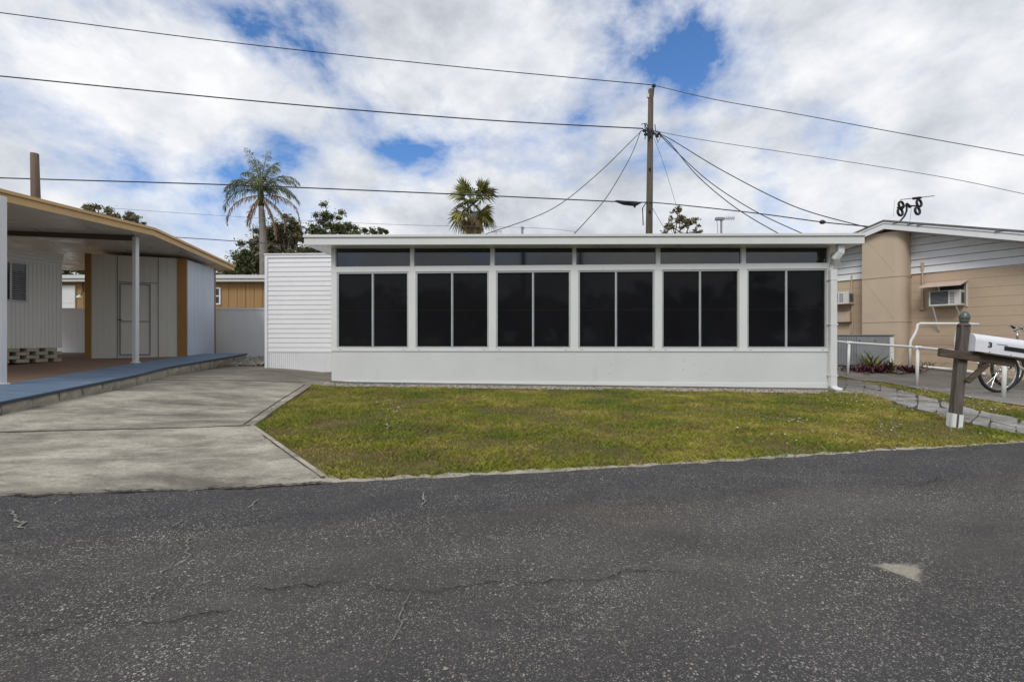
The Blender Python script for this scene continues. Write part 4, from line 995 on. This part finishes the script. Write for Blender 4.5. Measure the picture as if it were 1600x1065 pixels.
# bicycles
def bicycle(base,label,yaw,mat,wheel_turn=.0,hs=0):
    t=thing('bicycle',label,'bicycle',base,'bicycles parked on the concrete pad'); d=Vector((math.cos(yaw),math.sin(yaw),0)); s_=Vector((-d.y,d.x,0)); Z=Vector((0,0,1)); B=Vector(base)
    Rw=.33
    def W_(c,axis):
        b=MB(); b.torus(c,axis,Rw-.02,.021,40,8); w=b.build('wheel',M['black'],t,smooth=True)
        b=MB(); b.torus(c,axis,Rw-.05,.011,40,6); b.build('rim',M['chrome'],w)
        b=MB(); a=Vector(axis).normalized(); e=a.orthogonal().normalized(); f=a.cross(e)
        for k in range(18):
            an=2*math.pi*k/18; q=(e*math.cos(an)+f*math.sin(an)); b.tube([c+a*.02*(-1)**k,c+q*(Rw-.05)],.0016,4,False)
        b.tube([c-a*.04,c+a*.04],.02,8); b.build('spokes',M['chrome'],w)
    f=B+Z*Rw; rr=B+d*1.06+Z*Rw; tdir=(d*math.cos(wheel_turn)+s_*math.sin(wheel_turn)); ax=Vector((-tdir.y,tdir.x,0))
    W_(f,ax); W_(rr,s_)
    hd=B+d*(.28+hs)+Z*.80; hl=B+d*(.22+hs)+Z*.62; bbk=B+d*.62+Z*.29; st=B+d*.74+Z*.72
    b=MB(); b.tube([hd,hl],.018,8); b.tube([hl,B+d*.35+Z*.42,bbk],.02,8); b.tube([hd+Z*-.05,B+d*.45+Z*.55,st-Z*.15],.018,8); b.tube([bbk,st],.016,8); b.tube([bbk,rr],.011,8); b.tube([st-Z*.08,rr],.010,8); b.build('frame',mat,t,smooth=True)
    b=MB()
    for q in (-1,1): b.tube([hl+ax*.03*q,f+ax*.05*q+Z*.28+d*.08,f+ax*.05*q+Z*.1,f+ax*.05*q],.010,8)
    b.build('fork',mat,t,smooth=True)
    b=MB(); b.tube([hd,hd+Z*.14-d*.01],.013,8); top=hd+Z*.15-d*.02
    hb=[top+ax*x_+tdir*y_+Z*z_ for x_,y_,z_ in ((-.20,.20,.06),(-.18,.10,.09),(-.10,.0,.08),(0,-.03,0),(.10,.0,.08),(.18,.10,.09),(.20,.20,.06))]
    b.tube(hb,.012,8); h=b.build('handlebar',M['chrome'],t,smooth=True)
    b=MB(); 
    for e0_,e1_ in ((hb[0],hb[1]),(hb[-1],hb[-2])): b.tube([e0_,e0_.lerp(e1_,.8)],.018,8)
    b.build('grip',M['black'],h)
    b=MB(); b.lathe(st+Z*.02,Z,[(.03,0),(.09,.05),(.10,.08),(.04,.10)],14); b.tube([st,st+Z*.05],.013,8); b.build('saddle',M['black'],t)
    for c,an0,an1 in ((f,.35,2.3),(rr,.3,2.9)):
        b=MB(); pts=[c+(d if c is rr else tdir)*(-math.cos(a_))*(Rw+.025)+Z*math.sin(a_)*(Rw+.025) for a_ in np.linspace(an0,an1,12)]; b.tube(pts,.018,6); b.build('mudguard',mat if c is f else M['blackpaint'],t)
    return t
b1=gp(1560,613.5); bicycle((b1.x,b1.y,b1.z),'cream bicycle, the nearer one behind the mailbox',.15,M['bike'],-.12,.08)
b2=gp(1574,605); bicycle((b2.x,b2.y,b2.z),'black bicycle leaning behind the cream bicycle',.12,M['blackpaint'],.0,.12)
# ------------------------------------------------------------------ mailbox
mb0=gp(1491,665); my=mb0.y; mt=at(1508,487,my)
mbx=thing('mailbox','white mailbox on a leaning weathered wooden post with acorn top','mailbox',mb0)
axm=(mt-mb0).normalized(); um=Vector((.97,-.24,0)); um=(um-axm*um.dot(axm)).normalized(); um.z-=.075; um.normalize(); nm=um.cross(axm).normalized(); PH=(mt-mb0).length
def mp(u,n,h): return mb0+um*u+nm*n+axm*h
def mbox(b,u0,u1,n0,n1,h0,h1): b.hexa([mp(u0,n1,h0),mp(u1,n1,h0),mp(u1,n0,h0),mp(u0,n0,h0),mp(u0,n1,h1),mp(u1,n1,h1),mp(u1,n0,h1),mp(u0,n0,h1)])
w=.037
b=MB(); mbox(b,-w,w,-w,w,-.1,PH-.13); b.lathe(mp(0,0,PH-.13),axm,[(w*1.36,-.004),(w*1.2,.012),(w*.9,.024),(.024,.030)],16); pst=b.build('post',M['mailwood'],mbx,bevel=.006)
b=MB(); b.lathe(mp(0,0,PH-.108),axm,[(.026,-.012),(.026,.006),(.034,.012),(.038,.02),(.034,.026),(.039,.036),(.041,.052),(.038,.074),(.029,.096),(.015,.112),(.003,.117)],20); b.build('acorn_finial',M['finial'],pst,smooth=True)
b=MB()
w2=w+.004; 
for (a0,a1,c0,c1) in ((-w2,-.012,w+.001,w2+.003),(.008,w2,w+.001,w2+.003),(-w2-.003,-w-.001,-w2,.0),(-w2-.003,-w-.001,.012,w),(w+.001,w2+.003,-w2,.0),(w+.001,w2+.003,.01,w)): mbox(b,a0,a1,c0,c1,-.02,.115)
b.build('base_sleeve',M['pvc'],pst)
hA=PH*(665-562)/(665-487)
b=MB(); mbox(b,-.21,.37,w+.001,w+.04,hA-.0,hA+.075); b.build('arm',M['armwood'],mbx,bevel=.004)
b=MB(); b.bar(mp(.03,w+.02,hA-.20),mp(.175,w+.02,hA-.005),.034,.042,side=nm); b.build('brace',M['armwood'],mbx,bevel=.004)
b=MB(); mbox(b,.09,.52,-.06,w+.10,hA+.0755,hA+.088); b.build('shelf',M['armwood'],mbx)
# box body: rounded top tunnel along um
hb_=hA+.0885; bw=.088; bh_=.10
def tunnel(b,u0,u1,gr=0):
    pr=[(-bw-gr,0-gr),(-bw-gr,bh_)]+[(-math.cos(a)*(bw+gr),bh_+math.sin(a)*(bw*.78+gr)) for a in np.linspace(.2,math.pi-.2,11)]+[(bw+gr,bh_),(bw+gr,0-gr)]
    m=len(pr); b.add([mp(u0,.035+n,hb_+h) for n,h in pr]+[mp(u1,.035+n,hb_+h) for n,h in pr],[tuple(range(m)),tuple(range(m,2*m))]+[(k,(k+1)%m,m+(k+1)%m,m+k) for k in range(m)])
b=MB(); tunnel(b,.03,.60); bx_=b.build('box',M['mailbox'],mbx,bevel=.003)
b=MB(); tunnel(b,.6005,.612,.004); b.build('door',M['mailbox'],bx_)
b=MB(); mbox(b,.245,.43,.035+bw+.001,.035+bw+.006,hb_+.045,hb_+.082); b.build('black_label',M['blackpaint'],bx_)
b=MB(); mbox(b,.19,.27,.035+bw+.001,.035+bw+.003,hb_+.088,hb_+.094); b.build('scratch',M['greymet'],bx_)
b=MB()
for u in (.14,.30,.46): b.lathe(mp(u,.035+bw,hb_+.01),nm,[(.005,0),(.004,.003)],8)
b.build('screws',M['finial'],bx_)
tcv=bpy.data.curves.new('digit','FONT'); tcv.body='3'; tcv.size=.066; tcv.extrude=.0015; tcv.offset=.0022
to=bpy.data.objects.new('digit_tmp',tcv); COL.objects.link(to); bpy.context.view_layer.update()
me=bpy.data.meshes.new_from_object(to.evaluated_get(bpy.context.evaluated_depsgraph_get())); bpy.data.objects.remove(to)
org=mp(.122,.035+bw+.002,hb_+.052)
for v in me.vertices: v.co=org+um*v.co.x+axm*v.co.y+nm*v.co.z-ROOT[mbx.name]
me.materials.clear(); me.materials.append(M['blackpaint']); o=bpy.data.objects.new('number_three',me); COL.objects.link(o); o.parent=bx_
# ------------------------------------------------------------------ poles and wires
up_=thing('utility_pole','tall grey wooden utility pole behind the sunroom roof','utility pole',(at(1013,500,18).x,18,.3))
pt=at(1017,140,18); pb=Vector((at(1012,500,18).x,18,.3))
b=MB(); b.tube([pb,pb.lerp(pt,.5),pt],[.15,.13,.10],14); b.build('shaft',M['pole'],up_,smooth=True)
b=MB(); b.tube([pt-Vector((-.08,0,.3)),pt+Vector((.1,-.05,.1))],.03,8); b.lathe(pt+Vector((.1,-.05,.05)),(0,0,1),[(.03,0),(.085,.04),(.04,.07),(.075,.10),(.03,.14)],12); b.build('insulator',M['wire'],up_)
b=MB(); b.box(Fr((pt.x-.17,18-.05),(1,0)),0,.07,-.04,.04,pt.z-.35,pt.z-.2); b.build('tag_box',M['pvc'],up_)
pm=at(1016,207,18); r=random.Random(8); b=MB()
for _ in range(16):
    p=pm+Vector((r.uniform(-.45,.38),-.15,r.uniform(-.35,.28))); q=pm+Vector((r.uniform(-.3,.3),-.16,r.uniform(-.3,.2))); mid=(p+q)/2+Vector((0,0,r.uniform(-.3,.3))); b.tube([p,mid,q],.018,5)
for dx in (-.28,-.22,.22,.3): b.lathe(pm+Vector((dx,-.12,r.uniform(-.25,.1))),(1,0,0),[(.03,-.06),(.07,-.02),(.05,0),(.07,.03),(.03,.07)],8)
b.build('splices',M['wire'],up_)
b=MB(); b.tube([at(1010,316,17.85),at(1004,325,17.85),at(1005,352,17.85)],.02,6); b.build('ground_wire',M['wire'],up_)
b=MB()
for py in (264,330): b.lathe(at(1015,py,17.86),(0,-1,0),[(.045,0),(.045,.05),(.02,.07)],8)
b.build('bolt',M['wire'],up_)
def spl(P,n=10):
    P=[Vector(p) for p in P]; out=[]
    for i in range(len(P)-1):
        p0=P[max(i-1,0)];p1=P[i];p2=P[i+1];p3=P[min(i+2,len(P)-1)]
        for k in range(n):
            t=k/n; out.append(.5*((2*p1)+(p2-p0)*t+(2*p0-5*p1+4*p2-p3)*t*t+(3*p1-p0-3*p2+p3)*t**3))
    out.append(P[-1]); return out
def wire(pts,r,label,mat='wire',y0=18,y1=18,name='power_line'):
    n=len(pts); P=[at(p[0],p[1],y0+(y1-y0)*i/(n-1)) for i,p in enumerate(pts)]
    b=MB(); b.tube(spl(P),r*.8,5); o=b.build(name,M[mat],smooth=True); tag(o,label,'wire','overhead wires'); return o
wire([(-60,13),(0,20),(340,64),(700,103),(1020,133)],.020,'topmost overhead wire running left from the pole top','wire',15,17.9)
wire([(1020,133),(1119,156),(1244,178),(1400,207),(1600,243),(1700,262)],.019,'topmost overhead wire running right from the pole top','wirelite',17.9,17)
wire([(-60,113),(0,119),(420,160),(750,187),(1005,201)],.027,'thick overhead wire second from top, left of the pole','wire',15,17.9)
wire([(1020,204),(1100,219),(1300,249),(1480,278),(1600,303),(1700,323)],.014,'thin overhead wire second from top, right of the pole','wirelite',17.9,17)
wire([(-60,275),(0,278),(360,289),(700,303),(960,315),(1012,316)],.027,'lowest thick overhead wire crossing both palms','wire',15,17.9)
wire([(1014,316),(1060,320),(1180,333),(1285,347),(1358,354),(1400,358)],.024,'lowest overhead wire sagging right to the tan house roof','wire',17.9,14)
wire([(1003,204),(985,222),(930,275),(860,328),(758,366),(700,385)],.017,'service wire dropping left to the sunroom roof by the fan palm','wire',17.9,14)
wire([(1001,205),(985,245),(950,305),(918,343),(885,378)],.017,'steeper service wire dropping left of the pole','wire',17.9,14)
wire([(1028,208),(1048,225),(1090,275),(1150,325),(1215,364),(1240,377)],.019,'steepest service wire falling right of the pole','wire',17.9,14)
wire([(1028,208),(1058,238),(1110,285),(1180,330),(1252,364),(1280,375)],.019,'middle service wire falling right of the pole','wire',17.9,14)
wire([(1028,208),(1052,220),(1130,267),(1240,322),(1350,354),(1368,358)],.019,'longest service wire falling right to the tan house','wire',17.9,11.6)
wire([(1022,216),(1033,245),(1045,282),(1057,322)],.009,'thin guy wire hanging just right of the pole','wirelite',17.9,20)
wire([(1018,322),(1028,340),(1045,368)],.012,'short slack wire low on the right side of the pole','wirelite',17.9,17)
wire([(170,325),(300,334),(430,342),(620,351),(830,356),(900,362)],.010,'faint distant wire behind the palms','wirelite',20,20)
wire([(200,366),(280,371),(385,378),(450,384)],.022,'distant dark wire between carport roof and queen palm','wire',20,20)
b=MB(); P0=at(962,314.5,17.5);P1=at(1003,316,17.6); b.tube([P0-Vector((.05,0,0)),P0.lerp(P1,.05),P0.lerp(P1,.3)-Vector((0,0,.05)),P0.lerp(P1,.75)-Vector((0,0,.07)),P1-Vector((.12,0,.03)),P1],[.02,.05,.085,.10,.05,.02],8)
b.tube([P0.lerp(P1,.7)-Vector((0,0,.1)),P0.lerp(P1,.7)-Vector((-.03,0,.22))],.035,6); tag(b.build('splice_case',M['wire']),'black splice case hanging on the lowest wire left of the pole','splice case')
b=MB(); c=at(1285,346.5,16.0); b.lathe(c-Vector((.1,0,0)),(1,0,-.1),[(.02,0),(.07,.05),(.075,.12),(.05,.18),(.02,.22)],10); tag(b.build('wire_clamp',M['wire']),'small dark clamp on the lowest wire near the tan house','wire clamp')
b=MB(); pA=at(55,400,14); b.tube([Vector((pA.x-.0,14,.3)),at(56,320,14),at(54,240,14)],[.125,.115,.10],14); lp_=b.build('cut_pole',M['polebrown'],smooth=True); tag(lp_,'brown cut off wooden pole rising behind the carport roof','pole')
# antennas
AT=thing('roof_antenna','small whip antenna on a mast behind the right half of the sunroom roof','antenna',at(1126,370,12)); y=12
b=MB(); b.tube([at(1127,372,y),at(1127,343,y)],.028,8); b.tube([at(1122,372,y),at(1121,352,y),at(1120,344,y)],.008,5); b.build('mast',M['greymet'],AT)
b=MB(); b.bar(at(1119,342,y),at(1148,341,y),.02,.02); b.box(Fr((at(1118,342,y).x,y),(1,0)),0,.22,-.05,.05,at(0,344,y).z,at(0,340,y).z)
for px in (1135,1138,1141,1144,1147): b.bar(at(px,338,y),at(px-.6,344.5,y),.012,.012)
b.build('boom',M['greymet'],AT)
b=MB(); y=11.5; b.bar(at(766,363.5,y),at(784,361,y),.012,.012)
for px in (768,772,776,780,783): b.bar(at(px,360,y),at(px+1,366,y),.01,.01)
b.tube([at(775,363,y),at(775,372,y)],.012,6)
tag(b.build('small_antenna',M['greymet']),'tiny comb antenna on the sunroom roof beside the fan palm','antenna')
b=MB(); b.tube([at(816,372,11.5),at(816,357,11.5)],.03,8); b.tube([at(816,357,11.5),at(817,354.5,11.5)],.045,8); tag(b.build('vent_pipe',M['greymet']),'thin dark vent pipe right of the fan palm','vent pipe')
yA=RW.Y(RW.U(1415,.2),.2); ra=thing('ring_antenna','black antenna with four rings on the tan house ridge','antenna',at(1408,345,yA))
b=MB(); b.tube([at(1406,346,yA),at(1413,338,yA),at(1416.5,330,yA),at(1417,322,yA)],.020,8); b.build('mast',M['blackpaint'],ra)
b=MB(); b.tube([at(1402,324.5,yA),at(1417,321.5,yA),at(1438,322,yA)],.018,8); b.tube([at(1416,318,yA),at(1423,324,yA)],.03,6); b.tube([at(1427,311,yA),at(1440,309,yA)],.02,6); b.build('boom',M['blackpaint'],ra)
for px,py in ((1408,320.5),(1406.5,331.5),(1436,317.5),(1433.5,329.5)):
    b=MB(); b.torus(at(px,py,yA+random.uniform(-.05,.05)),(.35,-1,.1),.082,.026,26,8); b.build('ring',M['blackpaint'],ra,smooth=True)
b=MB(); b.tube([at(1407,312,yA),at(1460,306,yA)],.008,6); b.tube([at(1426,310,yA),at(1438,308.5,yA)],.024,6); b.tube([at(1398,312,yA),at(1396,338,yA)],.003,4); b.tube([at(1424,325,yA),at(1421,352,yA)],.004,4); b.build('rod',M['blackpaint'],ra)
# ------------------------------------------------------------------ trees
def leaves(cs,n,sz,seed,flat=.7):
    r=np.random.default_rng(seed); cs=np.array(cs); k=r.integers(0,len(cs),n); c=cs[k]
    d=r.normal(0,1,(n,3)); d/= np.linalg.norm(d,axis=1)[:,None]; rad=c[:,3]*np.abs(r.normal(0,.55,n))
    p=c[:,:3]+d*rad[:,None]*np.array([1,1,flat]); a=r.normal(0,1,(n,3)); a/=np.linalg.norm(a,axis=1)[:,None]; b_=np.cross(a,r.normal(0,1,(n,3))); b_/=np.linalg.norm(b_,axis=1)[:,None]
    s=sz*r.uniform(.5,1.3,n)[:,None]
    V=np.stack([p-a*s,p+b_*s*.45,p+a*s,p-b_*s*.45],1).reshape(-1,3); i=np.arange(n)*4
    return V,np.stack([i,i+1,i+2,i+3],1),np.repeat(np.clip(r.normal(.45,.25,n)+d[:,2]*.1,0,1),4)
def tree(label,base,clumps,n,sz,mat,seed,name='tree',trunk_r=.25,group=None):
    t=thing(name,label,'tree',base,group); B=Vector(base); r=random.Random(seed); sub=[]
    b=MB(); zc=min(c[2] for c in clumps); top=Vector((sum(c[0] for c in clumps)/len(clumps),B.y,max(zc*.8,1.2)))
    b.tube([B,B.lerp(top,.5)+Vector((.05,0,0)),top],[trunk_r,trunk_r*.8,trunk_r*.6],10)
    for (x,y,z,rad) in clumps:
        c=Vector((x,y,z)); m_=top.lerp(c,.5)+Vector((r.uniform(-.2,.2),r.uniform(-.2,.2),.1)); b.tube([top,m_,c],[trunk_r*.4,trunk_r*.22,.03],6)
        k=max(7,int(rad*11))
        for _ in range(k):
            d=Vector((r.gauss(0,1),r.gauss(0,1),r.gauss(0,.8))).normalized()*rad*r.uniform(.4,.98); q=c+d; sub.append((q.x,q.y,q.z,rad*r.uniform(.30,.55)))
            b.tube([c,c+d*.5+Vector((0,0,.03)),q],[.03,.018,.008],4)
    b.build('trunk',M['bark'],t)
    V,Fc,R=leaves(sub,n,sz,seed); np_mesh('crown',V,Fc,R,mat,t); return t
def cl(px,py,y,r_): p=at(px,py,y); return (p.x,p.y,p.z,r_)
Y1=30
tree('dense dark oak low between the carport and the queen palm',(at(385,500,Y1).x,Y1,.3),[cl(372,412,Y1,1.0),cl(392,398,Y1,1.2),cl(372,432,Y1,1.2),cl(405,425,Y1,1.5),cl(415,385,Y1+1,1.2),cl(345,440,Y1,1.0)],26000,.085,M['leaf'],1)
tree('dark oak with brownish leaves directly behind the queen palm trunk',(at(445,500,Y1-1).x,Y1-1,.3),[cl(440,358,Y1,1.0),cl(455,352,Y1,.75),cl(430,378,Y1,1.2),cl(455,385,Y1,1.3),cl(470,365,Y1,.7),cl(440,410,Y1,1.6),cl(470,410,Y1,1.4)],24000,.085,M['leafb'],2)
tree('tall open oak behind the left end of the sunroom roof',(at(520,500,Y1+2).x,Y1+2,.3),[cl(515,338,Y1+2,.9),cl(500,355,Y1+2,.9),cl(530,352,Y1+2,1.0),cl(545,360,Y1+2,.9),cl(490,372,Y1+2,1.0),cl(520,380,Y1+2,1.4),cl(560,375,Y1+2,1.1),cl(578,362,Y1+2,.5),cl(598,362,Y1+2,.4),cl(480,390,Y1+2,1.2)],22000,.085,M['leaf'],3)
tree('brownish tree crown showing just above the carport roof edge',(at(180,500,22).x,22,.3),[cl(155,336,22,.6),cl(140,332,22,.4),cl(172,338,22,.5),cl(195,345,22,.45),cl(212,350,22,.4),cl(228,357,22,.3),cl(160,355,22,.8),cl(200,365,22,.8)],9000,.07,M['leafb'],4)
tree('small sparse tree right of the utility pole above the sunroom roof',(at(1065,500,24).x,24,.3),[cl(1062,340,24,.5),cl(1050,350,24,.5),cl(1078,350,24,.55),cl(1062,362,24,.7),cl(1085,362,24,.45),cl(1042,364,24,.4),cl(1060,328,24,.2)],1900,.08,M['leafb'],5,trunk_r=.12)
tree('dark tree seen through the gap beside the shed above the white roof',(at(112,500,21).x,21,.3),[cl(105,424,21,.7),cl(125,426,21,.7),cl(85,424,21,.7),cl(140,424,21,.7),cl(112,440,21,.8)],6000,.07,M['leaf'],6)
# queen palm
QY=26; qb=Vector((at(411,500,QY).x,QY,.3)); qc=at(408,303,QY)
qp=thing('queen_palm','tall feathery queen palm with drooping dry fronds left of the sunroom','palm',qb)
b=MB(); b.tube([qb,at(412,420,QY),at(411,370,QY),at(409,335,QY),at(408,318,QY)],[.22,.21,.19,.16,.13],14); 
for k in range(40):
    p=at(412-(k/40)*2,430-k*2.6,QY); b.torus(p,(0,0,1),.185-.0008*k,.012,14,4)
b.build('trunk',M['palmbark'],qp,smooth=True)
b=MB(); b.tube([at(408,322,QY),at(407.5,305,QY),at(407,285,QY)],[.16,.17,.05],12); b.build('crownshaft',M['fan'],qp,smooth=True)
def frond(V,Fc,R,stem,base,az,el,L,droop,leafl,seed,nl=34,curl=1.0):
    r=np.random.default_rng(seed); d=np.array([np.cos(az),np.sin(az)*.8,0]); pts=[]
    ang=el; p=np.array(base,float); n=nl; st=L/n
    for i in range(n+1):
        pts.append(p.copy()); p=p+st*(d*np.cos(ang)+np.array([0,0,np.sin(ang)])); ang-= droop/n*(.4+1.3*i/n)
    pts=np.array(pts); stem.tube([Vector(q) for q in pts[::3]],[.035*(1-.85*i/len(pts[::3])) for i in range(len(pts[::3]))],5)
    for i in range(3,n+1):
        t=pts[i]-pts[i-1]; t/=np.linalg.norm(t); s_=np.cross(t,[0,0,1]); s_/= (np.linalg.norm(s_)+1e-6); ll=leafl*(.55+.6*np.sin(np.pi*(i/n)**.8))
        for sg in (-1,1):
            for rep in range(2):
                v=s_*sg*r.uniform(.35,.9)+t*r.uniform(.4,.8)+np.array([0,0,-1])*r.uniform(.0,.9)*curl+r.normal(0,.12,3); v/=np.linalg.norm(v); l=ll*r.uniform(.7,1.1)
                q=pts[i]+t*r.uniform(-.03,.03); wv=np.cross(v,r.normal(0,1,3)); wv/=np.linalg.norm(wv); w=.017; m=q+v*l*.55; e=q+v*l+np.array([0,0,-l*.25])
                k=len(V); V+= [q,m-wv*w,e,m+wv*w]; Fc.append((k,k+1,k+2,k+3)); rr=r.random(); R+= [rr]*4
sg=MB(); V=[];Fc=[];R=[]; r=random.Random(11)
#  (azimuth, elevation, length, droop)
fr=[(1.5,1.45,2.7,.5),(1.2,1.35,2.5,.9),(2.2,1.38,2.5,.8),(4.4,1.40,2.4,.8),(.3,1.05,2.5,1.9),(0.05,.85,2.2,1.6),(3.0,.95,2.3,2.0),(3.25,.75,2.3,1.9),(2.6,1.2,2.3,1.4),(5.6,1.1,2.3,1.6),(.1,.35,2.4,1.6),(3.05,.25,2.7,1.7),(3.3,.55,2.2,1.9),(-.2,.55,2.1,1.9),(4.9,.7,2.2,2.0),(1.5,.7,2.2,2.0)]
for i,(az,el,L,dr_2) in enumerate(fr): frond(V,Fc,R,sg,qc+Vector((0,0,.15)),az,el,L,dr_2,.50,i)
sg.build('frond_stems',M['fan'],qp); np_mesh('crown',np.array(V),np.array(Fc),np.array(R),M['palm'],qp)
sg=MB(); V=[];Fc=[];R=[]
for i,(az,el,L,dr_2) in enumerate([(0.0,.1,2.9,1.7),(.2,-.5,2.4,1.2),(3.1,.0,2.9,1.75),(2.9,-.7,1.9,.9),(.5,-1.0,2.2,.6),(-.3,-.9,2.7,.7),(4.2,-1.0,2.0,.5)]): frond(V,Fc,R,sg,qc+Vector((0,0,-.1)),az,el,L,dr_2,.32,i+40,curl=2.2)
sg.build('dry_stems',M['palmdry'],qp); np_mesh('dry_fronds',np.array(V),np.array(Fc),np.array(R),M['palmdry'],qp)
# fan palm
WY=24; wb_=Vector((at(740,500,WY).x,WY,.3)); wc=at(740,322,WY)
wp=thing('fan_palm','fan palm with yellowing lower leaves rising behind the sunroom roof','palm',wb_)
b=MB(); b.tube([wb_,at(740,380,WY),at(740,335,WY)],[.26,.24,.2],14); b.build('trunk',M['palmbark'],wp)
def fanleaf(V,Fc,R,stem,base,az,el,pl,fr_,seed,droop=.5):
    r=np.random.default_rng(seed); d=np.array([np.cos(az)*np.cos(el),np.sin(az)*np.cos(el),np.sin(el)]); b0=np.array(base); hub=b0+d*pl+np.array([0,0,-pl*.12]); stem.tube([Vector(b0),Vector(b0+d*pl*.5),Vector(hub)],[.025,.02,.014],5)
    s_=np.cross(d,[0,0,1]); s_/= (np.linalg.norm(s_)+1e-6); ro=r.uniform(-1.,1.); s_=s_*np.cos(ro)+np.cross(d,s_)*np.sin(ro); n=18
    for i in range(n):
        a=(i/(n-1)-.5)*3.3+r.normal(0,.04); v=d*np.cos(a)+s_*np.sin(a); l=fr_*(.75+.3*np.cos(a/2))*r.uniform(.85,1.1)
        wv=np.cross(v,np.cross(d,s_)); wv/=np.linalg.norm(wv); w=.042
        m=hub+v*l*.55+np.array([0,0,-l*.05*droop]); e=hub+v*l+np.array([0,0,-l*.55*droop*r.uniform(.6,1.3)])
        k=len(V); V+= [hub,m-wv*w,e,m+wv*w]; Fc.append((k,k+1,k+2,k+3)); rr=float(np.clip(r.random()*.8+(.2 if el>0 else .35),0,1)); R+= [rr]*4
sg=MB(); V=[];Fc=[];R=[]; r=random.Random(5)
for i in range(32):
    el=-.75+2.2*((i*.7548)%1); az=i*2.39996; L=.9 if el>0 else .85; fanleaf(V,Fc,R,sg,wc+Vector((0,0,.1)),az,el,L*r.uniform(.85,1.1)*(1.1 if el>.9 else 1),.80*r.uniform(.85,1.1),i,.55 if el<.8 else .15)
sg.build('leaf_stems',M['fan'],wp); np_mesh('crown',np.array(V),np.array(Fc),np.array(R),M['fan'],wp)
sg=MB(); V=[];Fc=[];R=[]
for i in range(26): fanleaf(V,Fc,R,sg,wc+Vector((0,0,-.35)),i*2.4,r.uniform(-1.45,-.85),.45*r.uniform(.6,1.3),.5,i+60,1.2)
sg.build('dry_stems',M['fandry'],wp); np_mesh('dry_leaves',np.array(V),np.array(Fc),np.array(R),M['fandry'],wp)
# ------------------------------------------------------------------ across the road, behind the camera: seen only as reflections in the windows
for (x,y,h,lab) in ((-1.1,-10,8.0,'wooden pole across the road, left one, reflected in the transom'),(2.2,-14,8.0,'wooden pole across the road, right one, reflected in the transom')):
    b=MB(); b.tube([(x,y,0),(x,y,h)],[.15,.11],10); tag(b.build('reflected_pole',M['polebrown']),lab,'pole')
rr_=random.Random(9)
for i,(x,lab) in enumerate(((-22,'low tree across the road, reflected at the far left of the windows'),(-13,'low tree across the road, reflected left of centre'),(-4,'low tree across the road, reflected in the middle windows'),(6,'low tree across the road, reflected right of centre'),(16,'low tree across the road, reflected in the right windows'),(27,'low tree across the road, reflected at the far right of the windows'))):
    tree(lab,(x,-26,.0),[(x+rr_.uniform(-5,5),-26+rr_.uniform(-1,1),rr_.uniform(1.2,4.6),rr_.uniform(1.6,2.4)) for _ in range(11)],6000,.40,M['leaf'],30+i,trunk_r=.2,group='trees across the road')
# leaf on the road
p=gp(1457,1034); b=MB(); b.add([(p.x-.012,p.y,p.z+.012),(p.x,p.y-.005,p.z+.017),(p.x+.013,p.y+.001,p.z+.012),(p.x,p.y+.006,p.z+.013)],[(0,1,2,3)]); tag(b.build('fallen_leaf',M['agave']),'single small green leaf lying on the road','leaf')
